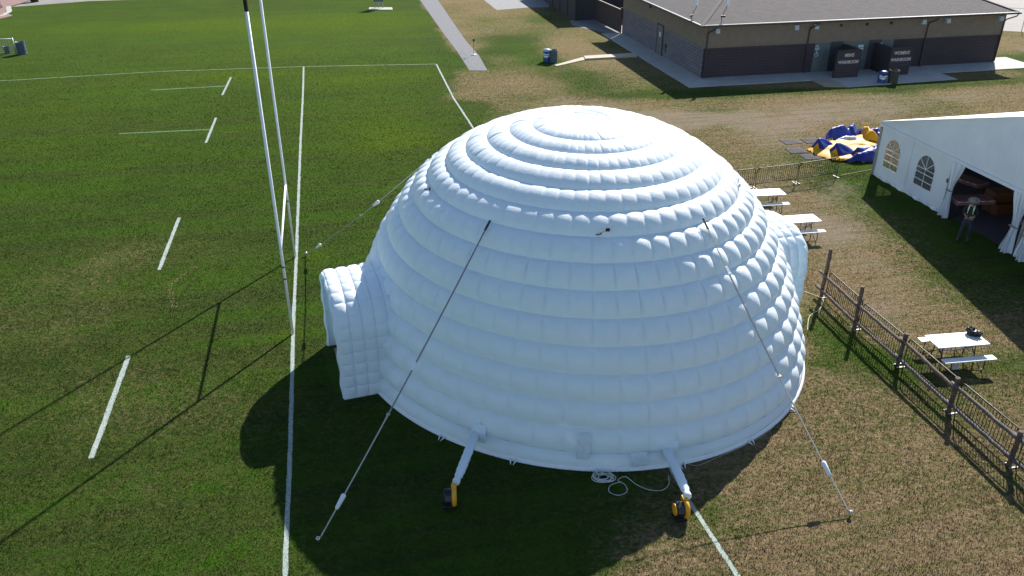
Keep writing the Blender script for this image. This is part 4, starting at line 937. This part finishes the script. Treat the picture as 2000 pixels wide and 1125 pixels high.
# tied-back curtains
def curtain(yc, w0, w1, w2, tie, lean, seed):
    g = np.random.default_rng(seed); ph_ = g.uniform(0, 6, 5); P = []
    for z in np.linspace(EH - .06, .05, 30):
        t = 1 - z / EH; wid = w0 + (w1 - w0) * sstep(0, tie, t) + (w2 - w1) * sstep(tie, 1.0, t); cy = yc + lean * sstep(0, tie, t) - lean * .5 * sstep(tie, 1, t); row = []
        for u in np.linspace(-.5, .5, 70):
            amp = .045 + .05 * sstep(tie, 1, t); fx = amp * math.sin(u * 26 + ph_[0] + .8 * t) + amp * .5 * math.sin(u * 55 + ph_[1] - t * 2)
            row.append((-.10 + fx - .06 * sstep(tie, 1, t), cy + u * wid + .015 * math.sin(u * 40 + t * 5), z + .05 * math.sin(u * 9 + ph_[2]) * sstep(.7, 1, t)))
        P.append(row)
    o = MB().grid(np.array(P)).build('curtain', PVC, tent)
    zt = EH * (1 - tie); mb = MB(); mb.box((-.13, yc + lean, zt), (.16, w1 * 1.02, .04)); mb.build('tie_band', simple('tie_grey', (.22, .22, .24), .7), o)
curtain(-5.30, .72, .26, .50, .52, .10, 1); curtain(-8.72, .80, .34, .62, .55, -.10, 2); curtain(-9.60, .80, .32, .66, .60, .12, 3)
mb = MB(); mb.box((-.05, -4.86, 1.45), (.05, .06, .16)); mb.box((-.08, -9.06, 1.35), (.05, .06, .18)); mb.build('latch', simple('latch_dark', (.12, .08, .08), .6), tent)
# floor of the tent
flr = MB(); cT, sT = math.cos(TA), math.sin(TA)
def tw(x, y): return (TX + cT * x - sT * y, TY + sT * x + cT * y)
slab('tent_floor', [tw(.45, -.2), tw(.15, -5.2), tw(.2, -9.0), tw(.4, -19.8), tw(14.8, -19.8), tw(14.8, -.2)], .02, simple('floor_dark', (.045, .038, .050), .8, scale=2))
# folding tables with red checked cloths
m, n, l, b = new_mat('checked_cloth'); v = objco(n); t = n.new('ShaderNodeTexChecker'); t.inputs['Scale'].default_value = 14; l.new(v, t.inputs['Vector'])
t.inputs['Color1'].default_value = (.22, .05, .06, 1); t.inputs['Color2'].default_value = (.24, .14, .14, 1); l.new(t.outputs[0], b.inputs['Base Color']); b.inputs['Roughness'].default_value = .8; CHK = m
def ftable(x, y, rz, lab):
    e = empty('folding_table', (x, y, .02), rz, lab, 'table', 'cloth-covered tables inside the tent')
    mb = MB(); mb.box((0, 0, .72), (1.6, .76, .03)); mb.build('table_top', TW, e)
    mb = MB()
    for a in (-.7, .7):
        for c_ in (-.3, .3): mb.tube([(a, c_, 0), (a, c_, .70)], .016, 6)
    mb.build('leg_frame', BSTEEL, e)
    P = []
    for v_ in np.linspace(-1, 1, 15):
        row = []
        for u in np.linspace(-1, 1, 31):
            xx = u * .95; yy = v_ * .52; ex_ = max(0, abs(xx) - .81); ey = max(0, abs(yy) - .39); dz2 = max(ex_, ey); row.append((math.copysign(min(abs(xx), .81 + ex_ * .12), xx), math.copysign(min(abs(yy), .39 + ey * .12 + .012 * math.sin(u * 18)), yy), .742 - dz2 * 1.1))
        P.append(row)
    c_ = MB().grid(np.array(P)).build('tablecloth', CHK); tag(c_, lab.replace('table', 'cloth on the table'), 'tablecloth', 'red checked cloths inside the tent'); c_.location = (x, y, .02); c_.rotation_euler = (0, 0, rz)
    return e
ftable(19.0, 31.95, R(5), 'red checked table just inside the open tent bay, behind the person')
ftable(19.95, 34.3, R(-60), 'red checked table deeper in the tent, past the left curtain')
ORW = simple('orange_wood', (.12, .042, .013), .55, scale=5, var=.25)
def crate(x, y, z, rz, d, lab):
    e = empty('wooden_crate', (x, y, z), rz, lab, 'crate', 'orange wooden crates inside the tent'); mb = MB()
    for i in range(4):
        zz = d[2] * (i + .5) / 4; h = d[2] / 4 - .012
        for s_ in (-1, 1): mb.box((0, s_ * d[1] / 2, zz), (d[0], .02, h)); mb.box((s_ * d[0] / 2, 0, zz), (.02, d[1] - .03, h))
    mb.build('side_slats', ORW, e); mb = MB(); mb.box((0, 0, d[2] + .004), (d[0] + .02, d[1] + .02, .02)); mb.build('lid', ORW, e)
    mb = MB()
    for a in (-1, 1):
        for c_ in (-1, 1): mb.box((a * (d[0] / 2 - .03), c_ * (d[1] / 2 - .03), d[2] / 2), (.04, .04, d[2] - .01))
    mb.build('corner_post', ORW, e)
crate(20.6, 32.35, .02, R(14), (1.2, .8, .45), 'lower orange wooden crate stacked right of the checked table in the tent')
crate(20.45, 32.45, .50, R(6), (.9, .65, .40), 'upper orange wooden crate of the stack in the tent')
crate(21.7, 32.0, .02, R(10), (1.0, .8, .75), 'tall orange wooden crate at the right of the open bay in the tent')

# ------------------------------------------------------------ deflated play structure and mats
VY = simple('vinyl_yellow', (.60, .30, .008), .55, var=.08, scale=2, bmp=.12, bscale=9); VB = simple('vinyl_blue', (.022, .040, .24), .40, var=.15, scale=2, bmp=.15, bscale=9)
for _m in (VY, VB): _m.node_tree.nodes['Principled BSDF'].inputs['Specular IOR Level'].default_value = .18
VG = simple('vinyl_lilac', (.42, .44, .62), .35, bscale=9)
cs = empty('deflated_bouncy_castle', (16.9, 40.4, 0), 0, 'deflated blue and yellow bouncy castle heaped on the grass beside the tent', 'bouncy castle')
def heap(poly, h, seed, mat, name, res=.07, edge=.35, fold=1.0, base=0.01):
    """crumpled sheet over a polygon outline, thickest in the middle"""
    xs_ = np.arange(min(p[0] for p in poly), max(p[0] for p in poly) + res, res); ys_ = np.arange(min(p[1] for p in poly), max(p[1] for p in poly) + res, res)
    X, Y = np.meshgrid(xs_, ys_); n_ = len(poly); dist = np.full(X.shape, 1e9); ins = np.zeros(X.shape, bool)
    for i in range(n_):
        x0, y0 = poly[i]; x1, y1 = poly[(i + 1) % n_]; dx, dy = x1 - x0, y1 - y0; t = np.clip(((X - x0) * dx + (Y - y0) * dy) / (dx * dx + dy * dy), 0, 1)
        dist = np.minimum(dist, np.hypot(X - x0 - t * dx, Y - y0 - t * dy)); c_ = ((y0 > Y) != (y1 > Y)) & (X < (x1 - x0) * (Y - y0) / (y1 - y0 + 1e-9) + x0); ins ^= c_
    dd = np.where(ins, dist, -dist); f = np.sin(np.clip((dd + .03) / (edge * 1.5), 0, 1) * np.pi / 2) ** .8
    rid = np.abs(fbm(X * .8, Y * 1.3, 1.5, seed) - .5) * 2; rid2 = fbm(X, Y, .8, seed + 5)
    Zz = base + f * h * (.35 + fold * (1 - rid) ** 3 * .75 + .25 * rid2)
    keep = dd > -.02; mb = MB(); idx = -np.ones(X.shape, int); vs = []
    for j in range(X.shape[0]):
        for i in range(X.shape[1]):
            if keep[j, i]: idx[j, i] = len(vs); vs.append((X[j, i] - 16.9, Y[j, i] - 40.4, Zz[j, i]))
    fs = [(idx[j, i], idx[j, i + 1], idx[j + 1, i + 1], idx[j + 1, i]) for j in range(X.shape[0] - 1) for i in range(X.shape[1] - 1) if min(idx[j, i], idx[j, i + 1], idx[j + 1, i + 1], idx[j + 1, i]) >= 0]
    rim = MB(); rim.add(vs, fs, True); return rim.build(name, mat, cs)
heap([(14.95, 40.5), (15.2, 39.5), (15.9, 38.6), (17.2, 38.45), (18.0, 39.3), (19.3, 42.2), (18.6, 42.9), (16.0, 41.3)], .26, 31, VY, 'floor_sheet')
heap([(16.2, 41.35), (18.2, 42.3), (18.6, 43.3), (18.1, 43.3), (16.4, 42.1)], .62, 41, VB, 'wall_fold', edge=.28); heap([(18.3, 42.6), (19.3, 41.4), (19.8, 42.4), (18.5, 43.4)], .50, 47, VB, 'wall_fold', edge=.3)
heap([(16.1, 38.45), (17.6, 38.45), (18.1, 38.9), (18.7, 40.4), (18.2, 40.3), (17.0, 39.0)], .42, 53, VB, 'wall_fold', edge=.25); heap([(17.4, 39.9), (18.7, 40.4), (19.0, 41.2), (17.7, 40.5)], .42, 59, VB, 'wall_fold', edge=.22)
heap([(16.7, 41.2), (18.1, 41.8), (18.0, 42.15), (16.6, 41.55)], .34, 61, VG, 'inner_fold', edge=.2); heap([(17.4, 39.5), (18.3, 39.8), (18.3, 40.2), (17.3, 39.9)], .36, 67, VG, 'inner_fold', edge=.2)
heap([(18.4, 41.5), (19.2, 41.6), (18.9, 42.9), (18.45, 42.9)], .62, 71, VY, 'turret_fold', edge=.3)
for i, (x, y, h, w) in enumerate(((15.55, 40.35, .62, .50), (16.15, 39.45, .66, .56), (17.0, 38.95, .60, .48))):
    g = random.Random(i); ax = Vector((.80, .42, 0)).normalized(); t = Vector((-ax.y, ax.x, 0)); c0 = Vector((x - 16.9, y - 40.4, .05)); P = []
    for u in np.linspace(0, 1, 14):
        row = []
        for s_ in np.linspace(-1, 1, 21):
            hh = h * (1 - u ** 1.6 * .75) * (1 - abs(s_) ** 1.15) + .02 * math.sin(9 * s_ + 7 * u + i); q = c0 + ax * (u * 1.15 - .12 * (1 - abs(s_))) + t * (s_ * w * (1 - .25 * u) + .03 * math.sin(6 * u + i)) + Vector((0, 0, hh)); row.append(q)
        P.append([tuple(q) for q in row])
    MB().grid(np.array(P)).build('turret_fold', VB, cs)
    fr = [tuple(q) for q in P[0]]; mb = MB(); k_ = len(fr); vs = []
    for q in fr: vs.append((q[0] - ax.x * .005, q[1] - ax.y * .005, q[2])); 
    for q in fr: vs.append((q[0] - ax.x * .03, q[1] - ax.y * .03, .04))
    mb.add(vs, [(j, j + 1, k_ + j + 1, k_ + j) for j in range(k_ - 1)], True); mb.build('turret_front', VB, cs)
    mb = MB(); c1 = c0 - ax * .165; mb.add([tuple(c1 + t * (-w * .55)), tuple(c1 + t * (w * .55)), tuple(c1 + Vector((0, 0, h * .62)) + ax * .03), tuple(c1 - ax * .02 + Vector((0, 0, h * .2)))], [(0, 3, 2), (3, 1, 2), (0, 1, 3)]); mb.build('yellow_triangle', VY, cs)
MAT = simple('ground_mat', (.040, .034, .038), .95, scale=4)
mats = [('dark mat nearest the left, alone on the dry grass', 14.55, 41.8), ('dark mat in front of the leftmost one, in the middle of the row', 14.42, 40.35), ('dark mat half under the front of the deflated castle, above the barrier', 14.85, 39.4), ('dark mat under the left tip of the deflated castle', 15.7, 42.0)]
mt0 = None
for lab, x, y in mats:
    if mt0 is None:
        mb = MB(); P = [[(u, v_, .012 + .006 * math.sin(u * 5 + v_ * 3)) for u in np.linspace(-.46, .46, 10)] for v_ in np.linspace(-.42, .42, 10)]; mb.grid(np.array(P)); mt0 = mb.build('ground_mat', MAT); s2 = mt0.modifiers.new('t', 'SOLIDIFY'); s2.thickness = .01; o = mt0
    else: o = mt0.copy(); COL.objects.link(o)
    o.location = (x, y, 0); o.rotation_euler = (0, 0, R(random.uniform(4, 16))); tag(o, lab, 'mat', 'dark ground mats by the deflated castle')

# ------------------------------------------------------------ person in the tent doorway
def skin_mesh(name, chains, mat, parent, sub=2, root=0):
    """chains: list of (points, radii); every chain after the first starts at an existing joint given as int index"""
    vs, rs, es = [], [], []
    for pts, rad in chains:
        prev = None
        for p, r_ in zip(pts, rad):
            if isinstance(p, int): prev = p; continue
            vs.append(p); rs.append(r_)
            if prev is not None: es.append((prev, len(vs) - 1))
            prev = len(vs) - 1
    me = bpy.data.meshes.new(name); me.from_pydata(vs, es, []); o = bpy.data.objects.new(name, me); COL.objects.link(o)
    k_ = o.modifiers.new('skin', 'SKIN'); k_.use_smooth_shade = True
    for i, sv in enumerate(me.skin_vertices[0].data): sv.radius = (rs[i], rs[i]) if not hasattr(rs[i], '__len__') else rs[i]; sv.use_root = (i == root)
    s2 = o.modifiers.new('sub', 'SUBSURF'); s2.levels = sub; s2.render_levels = sub
    bpy.context.view_layer.update(); dg = bpy.context.evaluated_depsgraph_get(); m2 = bpy.data.meshes.new_from_object(o.evaluated_get(dg)); bpy.data.objects.remove(o); bpy.data.meshes.remove(me)
    m2.materials.clear(); m2.materials.append(mat); m2.name = name
    for p in m2.polygons: p.use_smooth = True
    o = bpy.data.objects.new(name, m2); COL.objects.link(o); o.parent = parent; return o
SKIN = simple('skin', (.24, .125, .085), .5, var=.06, bmp=.03); SHIRT = simple('shirt_dark', (.012, .012, .014), .8); JEANS = simple('jeans_blue', (.020, .028, .042), .85, scale=12); VESTG = simple('reflective_lime', (.45, .62, .42), .5, bmp=.02); VEST = simple('vest_black', (.012, .014, .014), .7); HATM = simple('straw_hat', (.20, .18, .15), .8); BOOT = simple('boot_brown', (.05, .032, .022), .6)
pn = empty('person', (17.62, 29.42, 0), R(-38), 'person in wide-brimmed hat, black safety vest and jeans standing in the tent doorway', 'person')
# front of the body is -y; x is the person's left
body = skin_mesh('body', [
    ([(0, 0, .93), (0, .0, 1.08), (0, .01, 1.26), (0, .015, 1.40), (0, .005, 1.48), (0, -.02, 1.56)], [(.135, .10), (.125, .095), (.145, .10), (.10, .08), (.05, .05), (.055, .055)]),
    ([3, (.17, .01, 1.40), (.235, -.03, 1.16), (.13, -.24, 1.10), (.09, -.29, 1.11), (.05, -.33, 1.12)], [0, .055, .042, .034, .026, (.038, .018)]),
    ([3, (-.17, .01, 1.40), (-.235, -.03, 1.16), (-.12, -.24, 1.08), (-.07, -.28, 1.09), (-.02, -.32, 1.10)], [0, .055, .042, .034, .026, (.038, .018)]),
    ([0, (.10, 0, .86), (.125, -.02, .50), (.13, .01, .10), (.135, -.06, .05)], [0, .085, .058, .042, .036]),
    ([0, (-.10, 0, .86), (-.14, -.08, .50), (-.17, -.10, .10), (-.18, -.17, .05)], [0, .085, .058, .042, .036])], SKIN, pn)
b_ = bmesh.new(); b_.from_mesh(body.data)
hb = bmesh.new(); bmesh.ops.create_uvsphere(hb, u_segments=24, v_segments=18, radius=1)
for v_ in hb.verts:
    x, y, z = v_.co; jaw = 1 - .22 * max(0, -z) ** 1.3; v_.co = Vector((x * .075 * jaw, y * .095 * (1 - .12 * max(0, -z)), z * .118))
    if y < -.6: v_.co.y -= .022 * math.exp(-((x / .16) ** 2) - (((z + .12) / .22) ** 2)); v_.co.y += .010 * (math.exp(-(((abs(x) - .38) / .16) ** 2) - (((z - .08) / .12) ** 2))); v_.co.y -= .005 * math.exp(-((x / .3) ** 2) - (((z + .45) / .06) ** 2))
    if abs(x) > .93 and abs(z) < .25: v_.co.x *= 1.14
M_ = Matrix.Translation((0, -.045, 1.615)) @ Matrix.Rotation(R(24), 4, 'X'); bmesh.ops.transform(hb, matrix=M_, verts=hb.verts)
hm_ = bpy.data.meshes.new('h'); hb.to_mesh(hm_); hb.free(); b_.from_mesh(hm_); bpy.data.meshes.remove(hm_)
# fingers, each its own chain, curled round the phone
for sx in (1, -1):
    for i in range(5):
        base = Vector((sx * (.045 - .0), -.335, 1.12 - (0.0 if sx > 0 else .02))); off = (i - 1.5) * .017
        if i < 4: pts = [base + Vector((0, 0, off)), base + Vector((-sx * .028, -.022, off)), base + Vector((-sx * .052, -.008, off * .9)), base + Vector((-sx * .052, .012, off * .85))]
        else: pts = [base + Vector((sx * .012, .015, .022)), base + Vector((-sx * .006, -.008, .045)), base + Vector((-sx * .024, -.018, .050))]
        t_ = MB().tube(pts, [.0095, .0090, .0080, .0065][:len(pts)], 8); fm = bpy.data.meshes.new('f'); fm.from_pydata(t_.v, [], t_.f); b_.from_mesh(fm); bpy.data.meshes.remove(fm)
b_.to_mesh(body.data); b_.free()
for p in body.data.polygons: p.use_smooth = True
skin_mesh('jeans', [([(0, .005, .96), (0, 0, .90)], [(.155, .115), (.15, .115)]), ([1, (.10, 0, .80), (.125, -.02, .50), (.13, .01, .09)], [0, .10, .074, .068]), ([1, (-.10, 0, .80), (-.14, -.08, .50), (-.17, -.10, .09)], [0, .10, .074, .068])], JEANS, pn)
skin_mesh('shirt', [([(0, 0, .98), (0, .0, 1.10), (0, .01, 1.27), (0, .015, 1.40), (0, .01, 1.465)], [(.152, .118), (.145, .112), (.162, .118), (.115, .092), (.062, .060)]), ([3, (.175, .01, 1.40), (.238, -.03, 1.17), (.165, -.17, 1.12)], [0, .068, .055, .047]), ([3, (-.175, .01, 1.40), (-.238, -.03, 1.17), (-.165, -.17, 1.11)], [0, .068, .055, .047])], SHIRT, pn)
vt = skin_mesh('safety_vest', [([(0, 0, .94), (0, .0, 1.10), (0, .01, 1.27), (0, .015, 1.385)], [(.172, .135), (.160, .128), (.174, .132), (.135, .105)])], VEST, pn)
def band(pts, w, nm): 
    mb = MB()
    for a, c_ in zip(pts[:-1], pts[1:]): mb.bar(a, c_, w, .006)
    mb.build(nm, VESTG, vt)
for sx in (-1, 1): band([(sx * .075, .115, 1.44), (sx * .085, .02, 1.475), (sx * .088, -.09, 1.42), (sx * .092, -.142, 1.30), (sx * .096, -.145, 1.15)], .05, 'reflective_strip')
mb = MB(); P = [[((.166) * math.cos(t), (.131) * math.sin(t) + .0, z) for t in np.linspace(0, 2 * math.pi, 33)] for z in (1.00, 1.05)]; P = np.array(P); P[..., 0] *= 1.06; P[..., 1] *= 1.06; mb.grid(P); mb.build('reflective_strip', VESTG, vt)
ht = MB(); ht.lathe((0, 0, 0), [(.215, .012), (.20, .0), (.15, -.004), (.092, .0), (.088, .05), (.080, .085), (.055, .098), (.02, .085), (0, .083)], 32); hat = ht.build('hat', HATM, pn); hat.location = (0, -.055, 1.672); hat.rotation_euler = (R(16), 0, 0)
sl2 = hat.modifiers.new('t', 'SOLIDIFY'); sl2.thickness = .006
MB().lathe((0, 0, 0), [(.0935, .004), (.0915, .028)], 32).build('hat_band', VEST, hat)
hr_ = MB(); hr_.lathe((0, 0, 0), [(.079, -.05), (.082, .0), (.080, .03)], 20); o = hr_.build('hair', simple('hair_brown', (.05, .03, .02), .7), pn); o.location = (0, -.03, 1.645)
for x, y in ((.135, -.05), (-.18, -.16)):
    mb = MB(); mb.add([(0, 0, 0)], []); mb = MB(); mb.lathe((x, y + .04, 0), [(0, .0), (.048, 0), (.052, .05), (.05, .14), (.048, .16)], 14); P = []
    mb.build('boot', BOOT, pn); mb = MB(); mb.tube([(x, y + .06, .045), (x, y - .05, .045), (x, y - .12, .035), (x, y - .15, .03)], [.045, .047, .042, .022], 12); mb.build('boot', BOOT, pn)
ph_ = MB(); ph_.box((0, 0, 0), (.075, .009, .15)); o = ph_.build('phone', BLKP, None, bevel=.003); tag(o, 'small dark phone held in both hands by the person in the hat', 'phone')
o.rotation_euler = (R(-38), 0, R(-38)); cz_, sz_ = math.cos(R(-38)), math.sin(R(-38)); o.location = (17.62 + cz_ * .01 - sz_ * (-.365), 29.42 + sz_ * .01 + cz_ * (-.365), 1.145)
